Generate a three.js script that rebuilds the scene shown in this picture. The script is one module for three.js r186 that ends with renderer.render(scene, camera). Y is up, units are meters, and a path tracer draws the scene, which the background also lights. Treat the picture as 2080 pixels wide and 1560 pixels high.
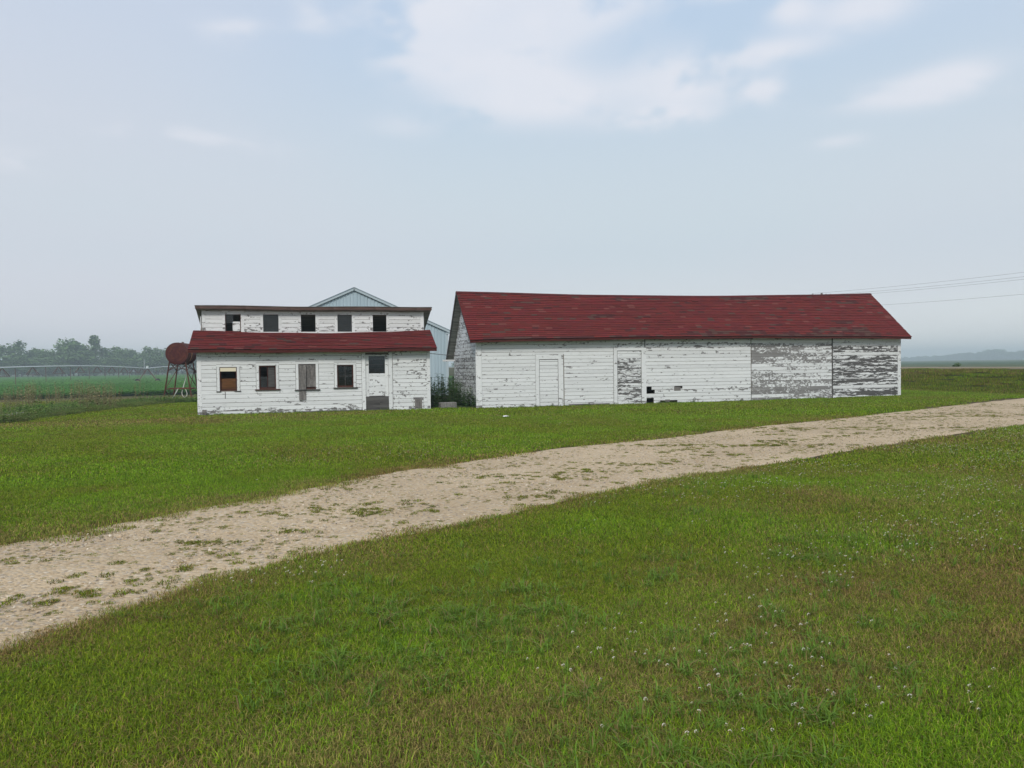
import * as THREE from 'three';
import { mergeGeometries } from 'three/addons/utils/BufferGeometryUtils.js';

// ------------------------------------------------------------------ camera
const DEG = Math.PI / 180;
const YAW = 15.25 * DEG, ROLL = 0.75 * DEG, FPX = 1563, PITCH = Math.atan(39 / FPX);
const scene = new THREE.Scene();
const camera = new THREE.PerspectiveCamera(2 * Math.atan(780 / FPX) / DEG, 4 / 3, 0.1, 9000);
{
  const F = new THREE.Vector3(Math.sin(YAW) * Math.cos(PITCH), -Math.sin(PITCH), -Math.cos(YAW) * Math.cos(PITCH));
  const R0 = new THREE.Vector3(Math.cos(YAW), 0, Math.sin(YAW)), U0 = new THREE.Vector3().crossVectors(R0, F);
  const R = R0.clone().multiplyScalar(Math.cos(ROLL)).addScaledVector(U0, -Math.sin(ROLL));
  const U = U0.clone().multiplyScalar(Math.cos(ROLL)).addScaledVector(R0, Math.sin(ROLL));
  camera.position.set(0, 1.6, 0);
  camera.quaternion.setFromRotationMatrix(new THREE.Matrix4().makeBasis(R, U, F.clone().negate()));
}
const renderer = new THREE.WebGLRenderer({ antialias: true });
renderer.toneMapping = THREE.LinearToneMapping;
renderer.toneMappingExposure = 1.13;
renderer.shadowMap.enabled = true;

// ------------------------------------------------------------------ noise
function rng(seed) { let a = seed >>> 0; return () => { a = (a + 0x6D2B79F5) >>> 0; let t = a; t = Math.imul(t ^ (t >>> 15), t | 1); t ^= t + Math.imul(t ^ (t >>> 7), t | 61); return ((t ^ (t >>> 14)) >>> 0) / 4294967296; }; }
function hash2(x, y, s) { let h = Math.imul(x, 374761393) + Math.imul(y, 668265263) + Math.imul(s, 974711) | 0; h = Math.imul(h ^ (h >>> 13), 1274126177); return ((h ^ (h >>> 16)) >>> 0) / 4294967296; }
function vnoise(x, y, s = 0) {
  const xi = Math.floor(x), yi = Math.floor(y); let fx = x - xi, fy = y - yi;
  fx = fx * fx * (3 - 2 * fx); fy = fy * fy * (3 - 2 * fy);
  const a = hash2(xi, yi, s), b = hash2(xi + 1, yi, s), c = hash2(xi, yi + 1, s), d = hash2(xi + 1, yi + 1, s);
  return a + (b - a) * fx + (c - a) * fy + (a - b - c + d) * fx * fy;
}
function fbm(x, y, o = 4, s = 0) { let v = 0, a = 0.5, n = 0; for (let i = 0; i < o; i++) { v += a * vnoise(x, y, s + i * 17); n += a; x = x * 2.03 + 5.1; y = y * 2.03 + 1.7; a *= 0.5; } return v / n; }
const clamp = (v, a = 0, b = 1) => Math.min(b, Math.max(a, v));
const sstep = (a, b, v) => { const t = clamp((v - a) / (b - a)); return t * t * (3 - 2 * t); };
const mix = (a, b, t) => a + (b - a) * t;
const s2l = (c) => { c /= 255; return c <= 0.04045 ? c / 12.92 : Math.pow((c + 0.055) / 1.055, 2.4); };
const l2s = (c) => { c = clamp(c); return 255 * (c <= 0.0031308 ? c * 12.92 : 1.055 * Math.pow(c, 1 / 2.4) - 0.055); };

// ------------------------------------------------------------------ sky: pale summer haze with thin broken cloud
{
  const W = 2048, H = 1024, data = new Float32Array(W * H * 4);
  const L = (r, g, b) => [s2l(r), s2l(g), s2l(b)];
  const hor = L(238, 237, 233), mid = L(197, 209, 218), top = L(170, 195, 223), cloud = L(221, 223, 231), veil = L(206, 207, 218);
  // cloud banks seen in the photograph: azimuth from the view axis, elevation, half sizes (degrees), strength
  const banks = [[-3.3, 23, 6.5, 3, 0.95], [2.2, 19, 6, 2, 0.5], [3, 24.5, 7, 2, 0.6], [13, 19.5, 4.5, 2.2, 0.45], [19, 20.7, 3.5, 0.8, 0.4], [24.7, 22.3, 3.6, 1.4, 0.45], [26.5, 17, 4, 1, 0.45], [20, 23, 1.6, 1, 0.4], [11.2, 17, 4, 0.8, 0.35], [18.2, 18.4, 1.8, 1, 0.4],
    [30, 17.3, 2.6, 1.3, 0.4], [15.7, 24.9, 5, 0.8, 0.5], [-19, 22.2, 3, 1, 0.4], [-23, 15.2, 7, 1.1, 0.3], [-32.6, 12.8, 2.4, 0.8, 0.3], [-14, 24, 1.6, 2, 0.35], [23, 14.6, 2, 0.5, 0.3], [-8, 17, 3, 1, 0.2]];
  const az0 = Math.atan2(-Math.cos(YAW), Math.sin(YAW));
  for (let j = 0; j < H; j++) {
    const el = ((j + 0.5) / H - 0.5) * Math.PI, y = Math.sin(el), c = Math.cos(el);
    for (let i = 0; i < W; i++) {
      const az = ((i + 0.5) / W - 0.5) * 2 * Math.PI, x = Math.cos(az) * c, z = Math.sin(az) * c, k = (j * W + i) * 4;
      const h = Math.max(0, y);
      let r = [0, 0, 0];
      const t1 = sstep(-0.03, 0.15, h), t2 = sstep(0.17, 0.48, h);
      for (let q = 0; q < 3; q++) r[q] = mix(mix(hor[q], mid[q], t1), top[q], t2 * 0.9);
      if (y > -0.02) {
        const p = 1 / (h + 0.16), u = x * p, v = z * p;
        const warp = fbm(u * 0.9 + 3, v * 0.9, 3, 5) - 0.5;
        const n = fbm(u * 1.6 + warp * 1.8, v * 1.6 + 9, 6, 11);
        const low = fbm(u * 0.45 + 20, v * 0.45 + 4, 3, 31);
        let dz = ((az - az0) / DEG + 540) % 360 - 180; const el_ = el / DEG;
        let bank = 0;
        for (const b of banks) { const e = ((dz - b[0]) / b[2]) ** 2 + ((el_ - b[1]) / b[3]) ** 2; if (e < 6) bank += b[4] * Math.exp(-e); }
        const out = sstep(27, 38, Math.abs(dz)) + sstep(26, 34, el_);
        const wild = 0.55 * sstep(0.42, 0.66, low) * clamp(out) * sstep(0.14, 0.3, h);
        const fibre = 0.62 + 0.38 * fbm(u * 5 + warp, v * 5, 4, 77) * 2 - 0.38;
        const n8 = n * 0.42 + 0.58 * fbm(u * 9 + warp * 5, v * 9, 6, 51), cl = clamp(sstep(0.3, 0.78, (n8 - 0.5) * 2.2 + 0.48 + (bank + wild) * 0.42) * (0.45 + 0.55 * fibre) * sstep(0, 0.5, bank + wild), 0, 0.85);
        const vl = 0.75 * sstep(-2, -26, dz) * sstep(60, 30, Math.abs(dz + 20)) * (0.7 + 0.5 * (n - 0.5)) + 0.35 * sstep(0.35, 0.65, low);
        for (let q = 0; q < 3; q++) { r[q] = mix(r[q], veil[q], clamp(vl * 0.8)); r[q] = mix(r[q], cloud[q], cl); }
      }
      data[k] = r[0]; data[k + 1] = r[1]; data[k + 2] = r[2]; data[k + 3] = 1;
    }
  }
  const sky = new THREE.DataTexture(data, W, H, THREE.RGBAFormat, THREE.FloatType);
  sky.mapping = THREE.EquirectangularReflectionMapping; sky.magFilter = sky.minFilter = THREE.LinearFilter; sky.needsUpdate = true;
  scene.background = sky; scene.environment = sky;
}
const sun = new THREE.DirectionalLight(new THREE.Color(1, 0.95, 0.87), 2.0);
sun.position.set(-14, 44, 28); sun.target.position.set(6, 0, -20);
sun.castShadow = true; sun.shadow.radius = 26; sun.shadow.mapSize.set(2048, 2048);
Object.assign(sun.shadow.camera, { left: -70, right: 70, top: 70, bottom: -70, near: 1, far: 220 });
scene.add(sun, sun.target);
scene.fog = new THREE.FogExp2(new THREE.Color(0.78, 0.94, 1.0), 0.0008);

// ------------------------------------------------------------------ helpers
const used = new Map();
function numbered(n) { const k = used.get(n) || 0; used.set(n, k + 1); return k ? n + '_' + String(k).padStart(3, '0') : n; }
function tag(o, label, category, group, kind) { o.userData.label = label; o.userData.category = category; if (group) o.userData.group = group; if (kind) o.userData.kind = kind; return o; }
function thing(name, label, category, pos = [0, 0, 0], turn = 0, group, kind) { const g = new THREE.Group(); g.name = numbered(name); g.position.set(...pos); g.rotation.y = turn; scene.add(g); return tag(g, label, category, group, kind); }
function mesh(name, geo, mat, parent, pos) { const m = new THREE.Mesh(geo, mat); m.name = parent === scene ? numbered(name) : name; if (pos) m.position.set(...pos); m.castShadow = m.receiveShadow = true; parent.add(m); return m; }
function structure(m) { m.userData.kind = 'structure'; return m; }
class GB { // triangle soup with colours and uv
  constructor() { this.p = []; this.c = []; this.u = []; }
  tri(a, b, c, col, ua = [0, 0], ub = [0, 0], uc = [0, 0]) { this.p.push(...a, ...b, ...c); if (col) this.c.push(...col, ...col, ...col); this.u.push(...ua, ...ub, ...uc); }
  quad(a, b, c, d, col, uv) { const q = uv || [[0, 0], [1, 0], [1, 1], [0, 1]]; this.tri(a, b, c, col, q[0], q[1], q[2]); this.tri(a, c, d, col, q[0], q[2], q[3]); }
  geo() { const g = new THREE.BufferGeometry(); g.setAttribute('position', new THREE.Float32BufferAttribute(this.p, 3)); if (this.c.length) g.setAttribute('color', new THREE.Float32BufferAttribute(this.c, 3)); g.setAttribute('uv', new THREE.Float32BufferAttribute(this.u, 2)); g.computeVertexNormals(); return g; }
}
// box with small chamfers on its long edges, uv in metres
function boxGeo(x0, x1, y0, y1, z0, z1, ch = 0.004) {
  const b = new GB(), w = x1 - x0, h = y1 - y0, d = z1 - z0, m = Math.min(w, h, d); ch = Math.min(ch, m * 0.3);
  const X = [x0, x1], Y = [y0, y1], Z = [z0, z1];
  const uvOf = (p, ax) => ax === 0 ? [p[2], p[1]] : ax === 1 ? [p[0], p[2]] : [p[0], p[1]];
  const face = (pts, ax) => { const q = pts.map((p) => uvOf(p, ax)); b.quad(...pts, null, q); };
  const P = (i, j, k, s) => [X[i] + (s[0] ? (i ? -ch : ch) : 0), Y[j] + (s[1] ? (j ? -ch : ch) : 0), Z[k] + (s[2] ? (k ? -ch : ch) : 0)];
  const cyc = [[0, 0], [1, 0], [1, 1], [0, 1]], flip = (a, f) => f ? a : a.slice().reverse();
  for (const k of [0, 1]) { face(flip(cyc.map(([i, j]) => P(i, j, k, [1, 1, 0])), k), 2); face(flip(cyc.map(([j, i]) => P(k, i, j, [0, 1, 1])), !k), 0); face(flip(cyc.map(([i, j]) => P(i, k, j, [1, 0, 1])), !k), 1); }
  for (const i of [0, 1]) for (const j of [0, 1]) {
    const f = i ^ j;
    face(flip([P(i, j, 0, [0, 1, 1]), P(i, j, 1, [0, 1, 1]), P(i, j, 1, [1, 0, 1]), P(i, j, 0, [1, 0, 1])], !f), 0);
    face(flip([P(0, i, j, [1, 0, 1]), P(1, i, j, [1, 0, 1]), P(1, i, j, [1, 1, 0]), P(0, i, j, [1, 1, 0])], !f), 2);
    face(flip([P(j, 0, i, [1, 1, 0]), P(j, 1, i, [1, 1, 0]), P(j, 1, i, [0, 1, 1]), P(j, 0, i, [0, 1, 1])], !f), 0);
    for (const k of [0, 1]) b.tri(...flip([P(i, j, k, [0, 1, 1]), P(i, j, k, [1, 0, 1]), P(i, j, k, [1, 1, 0])], (i ^ j ^ k)), null);
  }
  return b.geo();
}
const box = (name, x0, x1, y0, y1, z0, z1, mat, parent, ch) => mesh(name, boxGeo(x0, x1, y0, y1, z0, z1, ch), mat, parent);
function barGeo(a, b, w, d = w) { // square bar from a to b
  const A = new THREE.Vector3(...a), B = new THREE.Vector3(...b), len = A.distanceTo(B), g = new THREE.BoxGeometry(w, len, d);
  g.applyQuaternion(new THREE.Quaternion().setFromUnitVectors(new THREE.Vector3(0, 1, 0), B.clone().sub(A).normalize())); g.translate((A.x + B.x) / 2, (A.y + B.y) / 2, (A.z + B.z) / 2); return g;
}
function rodGeo(a, b, r, seg = 6, r2 = r) {
  const A = new THREE.Vector3(...a), B = new THREE.Vector3(...b), len = A.distanceTo(B), g = new THREE.CylinderGeometry(r2, r, len, seg);
  g.applyQuaternion(new THREE.Quaternion().setFromUnitVectors(new THREE.Vector3(0, 1, 0), B.clone().sub(A).normalize())); g.translate((A.x + B.x) / 2, (A.y + B.y) / 2, (A.z + B.z) / 2); return g;
}
const tubeGeo = (pts, r, n = 24, s = 6) => new THREE.TubeGeometry(new THREE.CatmullRomCurve3(pts.map((p) => new THREE.Vector3(...p))), n, r, s);
function tex(W, H, fn, srgb = true, repeat) {
  const d = new Uint8Array(W * H * 4);
  for (let j = 0; j < H; j++) for (let i = 0; i < W; i++) { const c = fn(i, j, (i + 0.5) / W, (j + 0.5) / H), k = (j * W + i) * 4; d[k] = c[0]; d[k + 1] = c[1]; d[k + 2] = c[2]; d[k + 3] = 255; }
  const t = new THREE.DataTexture(d, W, H, THREE.RGBAFormat); t.wrapS = t.wrapT = THREE.RepeatWrapping; t.magFilter = THREE.LinearFilter; t.minFilter = THREE.LinearMipmapLinearFilter; t.generateMipmaps = true;
  if (srgb) t.colorSpace = THREE.SRGBColorSpace; if (repeat) t.repeat.set(...repeat); t.needsUpdate = true; return t;
}
const S = (o) => new THREE.MeshPhysicalMaterial({ roughness: 0.85, specularIntensity: 0.3, ...o });
const lin = (r, g, b) => new THREE.Color().setRGB(r, g, b);

// ------------------------------------------------------------------ ground shape
const DRIVE_FAR = [[-30, -4], [-12, -5], [-6, -6.6], [-2.74, -8.14], [-1.78, -9], [-0.96, -9.72], [-0.35, -10.2], [0.56, -11.25], [1.78, -12.3], [3.25, -13.3], [4.99, -14.3], [7.04, -15.35], [9.48, -16.5], [12.58, -18], [18.17, -20.8], [29.8, -26], [48, -34]];
const DRIVE_NEAR = [[-30, -1], [-12, -2], [-5, -3.6], [-1.76, -5.17], [-1.22, -5.8], [-0.81, -6.28], [-0.28, -6.73], [0.35, -7.28], [1.1, -7.7], [1.99, -8.2], [2.71, -8.67], [3.53, -9.19], [4.99, -10.05], [6.73, -10.94], [8.85, -11.94], [11.43, -13.06], [17.96, -15.7], [30, -21], [48, -29]];
function along(t, x) { if (x <= t[0][0]) return t[0][1]; for (let i = 1; i < t.length; i++) if (x < t[i][0]) { const a = t[i - 1], b = t[i]; return mix(a[1], b[1], (x - a[0]) / (b[0] - a[0])); } return t[t.length - 1][1]; }
// > 0 inside the drive (metres from the nearer edge), < 0 outside
function inDrive(x, z) {
  const wob = (fbm(x * 1.3, z * 1.3, 3, 3) - 0.5) * 0.55;
  const zf = along(DRIVE_FAR, x) + wob + (fbm(x * 4, 7, 2, 9) - 0.5) * 0.35, zn = along(DRIVE_NEAR, x) + (fbm(x * 2.2, 1, 3, 4) - 0.5) * 0.3;
  return Math.min(z - zf, zn - z) * 0.87;
}
function G(x, z) {
  const t = clamp(-z / 30);
  let y = t * (-0.14 - 0.07 * sstep(4, 8, x) + 0.05 * sstep(18, 28, x));
  y -= 1.05 * sstep(-36, -92, z) * sstep(46, 34, x) * (1 + 0.12 * sstep(-12, -30, x));
  y -= 0.8 * sstep(-92, -420, z) * sstep(46, 34, x);
  y += (fbm(x * 0.18, z * 0.18, 3, 8) - 0.5) * 0.08 * sstep(1, 5, Math.hypot(x, z)) * sstep(26, 20, Math.abs(z));
  const e = x - 0.0;
  y = mix(y, -0.34, sstep(31, 36, e) * sstep(70, 64, e));
  const up = sstep(36.3, 44.6, e) * sstep(61, 53, e);
  y += up * 1.3;
  if (e > 60) y = mix(y, -0.55, sstep(60, 75, e));
  return y;
}
const PITS = [[-2, -27.6, 6, 2.2, 0.5], [4.1, -4.3, 1.7, 1.0, 0.42], [0.4, -3.0, 1.2, 0.5, 0.25], [1.6, -3.4, 1.5, 0.4, 0.25], [9, -8.5, 3, 1.2, 0.28], [-7, -27, 5, 1.4, 0.42], [2, -28.6, 4, 1, 0.3], [6.5, -7.5, 2, 0.8, 0.2], [2.2, -5.2, 1, 0.5, 0.15]];
function dryness(x, z) {
  let d = 0.29 + (fbm(x * 0.35, z * 0.55, 4, 41) - 0.5) * 0.95 + (fbm(x * 1.8, z * 1.8, 3, 47) - 0.5) * 0.8;
  for (const p of PITS) { const e = ((x - p[0]) / p[2]) ** 2 + ((z - p[1]) / p[3]) ** 2; if (e < 5) d += p[4] * Math.exp(-e) * 1.3; }
  const dr = inDrive(x, z); d += 0.95 * sstep(-0.95, -0.25, dr) * (0.45 + 0.9 * fbm(x * 1.4, z * 1.4, 3, 57)) * (z < along(DRIVE_FAR, x) + 1 ? 1 : 0.55);
  d += z < along(DRIVE_FAR, x) ? -0.17 : 0.02;
  if (z < -48 && x < 30) d += 0.5; if (x > 35) d += 0.16 + 0.5 * (fbm(x * 0.5, z * 0.12, 3, 99) - 0.4) + 0.2 * sstep(41, 43, x);
  return clamp(d);
}
{
  const N = 420, E = 2600, B = 8.4, cx = 6, cz = -22, map = (s) => Math.sinh(B * s) / Math.sinh(B) * E;
  const pos = [], col = [], uv = [], idx = [];
  for (let j = 0; j <= N; j++) for (let i = 0; i <= N; i++) {
    const x = cx + map(i / N * 2 - 1), z = cz + map(j / N * 2 - 1);
    pos.push(x, G(x, z) - (Math.hypot(x, z) > 400 ? 0 : 0), z); uv.push(x / 3, z / 3);
    const d = dryness(x, z), n = fbm(x * 3, z * 3, 3, 61);
    let c = [mix(0.052, 0.13, d), mix(0.075, 0.1, d), mix(0.02, 0.045, d)].map((v) => v * (0.75 + 0.5 * n));
    if (x > 60) { const b = hash2(Math.floor(x / 260), Math.floor(z / 380), 5); c = b < 0.6 ? [0.045, 0.105, 0.03] : [0.085, 0.12, 0.035]; }
    else if (z < -88 && x < 30) c = [0.05, 0.1, 0.028];
    else if (z < -60 && x < 30) c = [0.15, 0.125, 0.05].map((v) => v * (0.7 + 0.6 * n));
    if (Math.abs(x - 49) < 4.2) c = [0.36, 0.31, 0.24].map((v) => v * (0.85 + 0.3 * n));
    col.push(...c);
  }
  for (let j = 0; j < N; j++) for (let i = 0; i < N; i++) { const a = j * (N + 1) + i, b = a + 1, c = a + N + 1, d = c + 1; idx.push(a, c, b, b, c, d); }
  const g = new THREE.BufferGeometry(); g.setAttribute('position', new THREE.Float32BufferAttribute(pos, 3)); g.setAttribute('color', new THREE.Float32BufferAttribute(col, 3)); g.setAttribute('uv', new THREE.Float32BufferAttribute(uv, 2)); g.setIndex(idx); g.computeVertexNormals();
  const t = tex(512, 512, (i, j) => { const n = hash2(i, j, 3), m = hash2(i >> 2, j >> 2, 4); const v = 150 + 60 * n + 45 * m; return [v, v, v * 0.95]; });
  structure(mesh('ground', g, S({ vertexColors: true, map: t, bumpMap: t, bumpScale: 0.02, roughness: 1 }), scene));
}
// ------------------------------------------------------------------ gravel drive
{
  const T = 1024, tile = 2.4;
  // pebbled colour: cells of small stones in a fine pale matrix
  const cells = []; const R = rng(5), K = 72; for (let i = 0; i < K * K; i++) cells.push([R(), R(), R(), R()]);
  const f = new Float32Array(T * T), id = new Float32Array(T * T);
  for (let j = 0; j < T; j++) for (let i = 0; i < T; i++) {
    const x = i / T * K, y = j / T * K, xi = Math.floor(x), yi = Math.floor(y); let best = 9, bi = 0;
    for (let b = -1; b < 2; b++) for (let a = -1; a < 2; a++) { const k = ((yi + b + K) % K) * K + (xi + a + K) % K, c = cells[k], d = Math.hypot(xi + a + c[0] - x, yi + b + c[1] - y) / (0.45 + c[3] * 0.6); if (d < best) { best = d; bi = k; } }
    f[j * T + i] = clamp(1 - best); id[j * T + i] = bi;
  }
  const tone = (k) => { const c = cells[k][2]; return c < 0.55 ? [0.48, 0.385, 0.265] : c < 0.72 ? [0.41, 0.355, 0.28] : c < 0.86 ? [0.36, 0.27, 0.17] : c < 0.95 ? [0.58, 0.51, 0.40] : [0.25, 0.22, 0.19]; };
  const map = tex(T, T, (i, j) => { const k = j * T + i, s = sstep(0.18, 0.4, f[k]), c = tone(id[k]), n = 0.82 + 0.36 * hash2(i, j, 8); return [0, 1, 2].map((q) => l2s(mix([0.46, 0.36, 0.235][q], c[q], s * 0.8) * n)); });
  const bump = tex(T, T, (i, j) => { const v = 255 * clamp(f[j * T + i] * 1.1 + 0.12 * hash2(i, j, 9)); return [v, v, v]; }, false);
  const pos = [], uv = [], col = [], idx = [], NX = 260, NZ = 18; let vi = 0;
  for (let i = 0; i <= NX; i++) {
    const x = -14 + Math.pow(i / NX, 1.25) * 58;
    const zf = along(DRIVE_FAR, x) - 0.35 + (fbm(x * 4, 7, 2, 9) - 0.5) * 0.2, zn = along(DRIVE_NEAR, x) + 0.3;
    for (let j = 0; j <= NZ; j++) {
      const z = mix(zf, zn, j / NZ), rut = Math.abs(Math.abs(j / NZ - 0.5) - 0.24);
      pos.push(x, G(x, z) - (j === 0 || j === NZ ? 0.03 : 0) + 0.014 - 0.012 * sstep(0.12, 0, rut) + (fbm(x * 2, z * 2, 3, 14) - 0.5) * 0.012, z); uv.push(x / tile, z / tile);
      const m = fbm(x * 0.8, z * 1.2, 4, 21), v = 0.82 + 0.36 * m; col.push(v, v * (0.985 + 0.02 * m), v * (0.96 + 0.05 * m));
    }
  }
  for (let i = 0; i < NX; i++) for (let j = 0; j < NZ; j++) { const a = i * (NZ + 1) + j, b = a + 1, c = a + NZ + 1, d = c + 1; idx.push(a, b, c, b, d, c); }
  const g = new THREE.BufferGeometry(); g.setAttribute('position', new THREE.Float32BufferAttribute(pos, 3)); g.setAttribute('uv', new THREE.Float32BufferAttribute(uv, 2)); g.setAttribute('color', new THREE.Float32BufferAttribute(col, 3)); g.setIndex(idx); g.computeVertexNormals();
  structure(mesh('gravel_driveway', g, S({ map, bumpMap: bump, bumpScale: 0.012, vertexColors: true, roughness: 0.95 }), scene));
  // loose stones lying on it
  const rs = rng(77), st = thing('loose_gravel', 'loose tan and grey stones scattered over the gravel driveway', 'gravel', [0, 0, 0], 0, null, 'stuff');
  for (let v = 0; v < 3; v++) {
    const gg = new THREE.IcosahedronGeometry(1, 0), p = gg.attributes.position; const jit = new Map();
    for (let i = 0; i < p.count; i++) { const key = [p.getX(i), p.getY(i), p.getZ(i)].map((q) => q.toFixed(2)).join(); if (!jit.has(key)) jit.set(key, 0.7 + 0.6 * rs()); const q = jit.get(key); p.setXYZ(i, p.getX(i) * q, p.getY(i) * q * 0.65, p.getZ(i) * q * 0.85); }
    gg.computeVertexNormals();
    const M = 9000, im = new THREE.InstancedMesh(gg, S({ roughness: 0.9 }), M), o = new THREE.Object3D(), c = new THREE.Color(); let n = 0;
    for (let tries = 0; tries < M * 6 && n < M; tries++) {
      const x = -6 + Math.pow(rs(), 1.5) * 30, zf = along(DRIVE_FAR, x), zn = along(DRIVE_NEAR, x), z = mix(zf, zn, rs());
      if (inDrive(x, z) < -0.05 || fbm(x * 1.1, z * 1.1, 3, 71) < 0.28 + 0.5 * rs() * 0.8) continue;
      const s = 0.004 + 0.011 * Math.pow(rs(), 3) + (rs() < 0.02 ? 0.008 : 0);
      o.position.set(x, G(x, z) + 0.012 + s * 0.2, z); o.rotation.set(rs() * 0.6, rs() * 6.3, rs() * 0.6); o.scale.setScalar(s); o.updateMatrix(); im.setMatrixAt(n, o.matrix);
      const k = rs(), b = 0.75 + 0.5 * rs(); if (k < 0.55) c.setRGB(0.44 * b, 0.35 * b, 0.24 * b); else if (k < 0.88) c.setRGB(0.33 * b, 0.285 * b, 0.235 * b); else c.setRGB(0.54 * b, 0.48 * b, 0.39 * b); im.setColorAt(n++, c);
    }
    im.count = n; im.name = 'stone'; im.userData.kind = 'stuff'; im.castShadow = im.receiveShadow = true; st.add(im);
  }
}

// ------------------------------------------------------------------ painted and bare wood
const ROW = 0.157;
// peeling white paint over grey boards; level(x, y, rowRandom, heightInRow) says how much is gone (0..1)
function paint(seed, level, o = {}) {
  const W = o.w || 1280, H = o.h || 640, wx = o.wx || 6.4, wy = o.wy || 3.2, hgt = new Uint8Array(W * H);
  const dark = o.dark ?? 0.5, an = o.stretch ?? 4, fr = o.fr ?? 1.6, fi = o.fine ?? 9, wf = o.wf ?? 0.36;
  const map = tex(W, H, (i, j, u, v) => {
    const x = u * wx, y = v * wy, row = Math.floor(y / ROW), fy = y / ROW - row, rr = hash2(row, seed, 7), rx = x + rr * 37 + row * 11;
    const n1 = fbm(rx * fr, y * fr * an + row * 3, 3, seed), n2 = fbm(rx * fi, y * fi * Math.max(1.6, an * 0.5), 3, seed + 3), n3 = vnoise(x * 60, y * 85, seed + 5);
    const s = (n1 * (0.86 - wf) + n2 * wf + n3 * 0.14 - 0.5) * 2.1 + 0.5, lv = level(x, y, rr, fy, row);
    const bare = 1 - sstep(lv - 0.02, lv + 0.02, s);
    const grain = fbm(rx * 2.2, y * 170, 3, seed + 9), g2 = fbm(rx * 1.1, y * 30, 2, seed + 13);
    const wv = mix(0.30, 0.085, dark) * (0.55 + 0.55 * grain + 0.45 * g2);
    const ww = [wv * 1.0, wv * 0.985, wv * 0.97];
    const dirt = 0.93 + 0.1 * fbm(rx * 2, y * 14, 3, seed + 20) - 0.1 * sstep(0.6, 0.85, fbm(rx * 5, y * 22, 3, seed + 23)) - 0.22 * sstep(lv + 0.1, lv, s) * 0.5;
    const pw = [0.735 * dirt, 0.757 * dirt, 0.76 * dirt];
    hgt[j * W + i] = 255 * clamp(mix(0.85 + 0.15 * n3, 0.15 + 0.35 * grain, bare));
    return [0, 1, 2].map((q) => l2s(mix(pw[q], ww[q], bare)));
  }, true, [1 / wx, 1 / wy]);
  const bump = tex(W, H, (i, j) => { const v = hgt[j * W + i]; return [v, v, v]; }, false, [1 / wx, 1 / wy]);
  const mk = (t) => S({ map, bumpMap: bump, bumpScale: 0.004, color: lin(t, t, t), roughness: 0.72 });
  return [mk(1), mk(0.955), mk(0.91), mk(0.98)];
}
const rowPeel = (base, amp) => (x, y, rr) => base + (rr - 0.5) * amp;
const P = {
  barnA: paint(11, (x, y, rr, fy) => 0.07 + rr * 0.06 + 0.2 * sstep(0.34, 0.1, y) + 0.17 * sstep(0.12, 0.03, Math.abs(y - 2.72)) + (fy < 0.12 ? 0.06 : 0), { stretch: 4.5, wf: 0.5 }),
  barnC: paint(23, (x, y, rr, fy) => 0.07 + rr * 0.05 + 0.33 * sstep(0.17, 0.07, Math.abs(y - 2.6)) + 0.25 * sstep(0.8, 0.6, y) * sstep(0.45, 0.6, y) + 0.13 * sstep(0.22, 0.08, y) + (fy < 0.12 ? 0.09 : 0), { stretch: 3, wf: 0.5 }),
  barnD: paint(37, (x, y, rr) => (0.42 + (rr - 0.5) * 0.34) * sstep(2.75, 2.5, y) + 0.03 + 0.12 * sstep(0.5, 1.4, y) * sstep(3.6, 1.5, x) - 0.1 * sstep(1.8, 1.65, y) * sstep(1.35, 1.5, y), { stretch: 2.6, dark: 0.36, wf: 0.4, fine: 12, fr: 1.2 }),
  barnE: paint(41, (x, y, rr, fy, row) => row === 3 || row === 13 || row > 15 ? 0.12 + (fy < 0.2 ? 0.2 : 0) : 0.5 + (rr - 0.5) * 0.34 + (fy > 0.75 ? 0.12 : fy < 0.2 ? 0.1 : 0), { stretch: 8, dark: 0.95, fr: 1.7, wf: 0.42, fine: 6 }),
  barnDoor: paint(53, (x, y, rr, fy) => 0.16 + 0.3 * sstep(2.05, 1.75, y) + (rr - 0.5) * 0.22 + (fy > 0.75 ? 0.14 : 0), { stretch: 5, dark: 0.75, fr: 2.4, wx: 3.2, wy: 3.2, w: 640 }),
  gable: paint(61, (x, y, rr, fy) => 0.34 + (rr - 0.5) * 0.3 + (fy < 0.2 ? 0.16 : 0), { stretch: 2.2, dark: 0.55, wf: 0.6, fine: 12 }),
  houseA: paint(71, (x, y, rr, fy) => 0.07 + rr * 0.05 + 0.3 * sstep(0.33, 0.16, y) + 0.05 * sstep(0.8, 0.4, y) + (fy < 0.1 ? 0.07 : 0), { stretch: 4, wf: 0.5 }),
  houseB: paint(83, (x, y, rr, fy) => 0.19 + (rr - 0.5) * 0.1 + 0.09 * sstep(1.0, 1.9, y) * sstep(2.3, 1.9, y) * sstep(0.4, 1.4, x) + (fy < 0.12 ? 0.08 : 0), { stretch: 2.2, dark: 0.5, wf: 0.62, fine: 11, wx: 3.2, wy: 3.2, w: 640 }),
  upper: paint(97, (x, y, rr, fy) => 0.09 + rr * 0.07 + 0.16 * sstep(0.5, 0.1, y) + (fy < 0.12 ? 0.08 : 0), { stretch: 4.2, wf: 0.5 }),
  trim: paint(101, (x, y) => 0.17 + 0.14 * sstep(0.5, 0.1, y), { stretch: 0.6, wf: 0.55, wx: 3.2, wy: 3.2, w: 640 }),
};
const pick = (list, r) => list[Math.floor(r() * list.length) % list.length];
const grainT = tex(512, 512, (i, j, u, v) => { const g = fbm(u * 6, v * 180, 3, 5), k = fbm(u * 3, v * 18, 3, 6); const w = clamp(0.45 + 0.4 * g + 0.35 * k) * 235; return [w, w, w]; });
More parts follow.
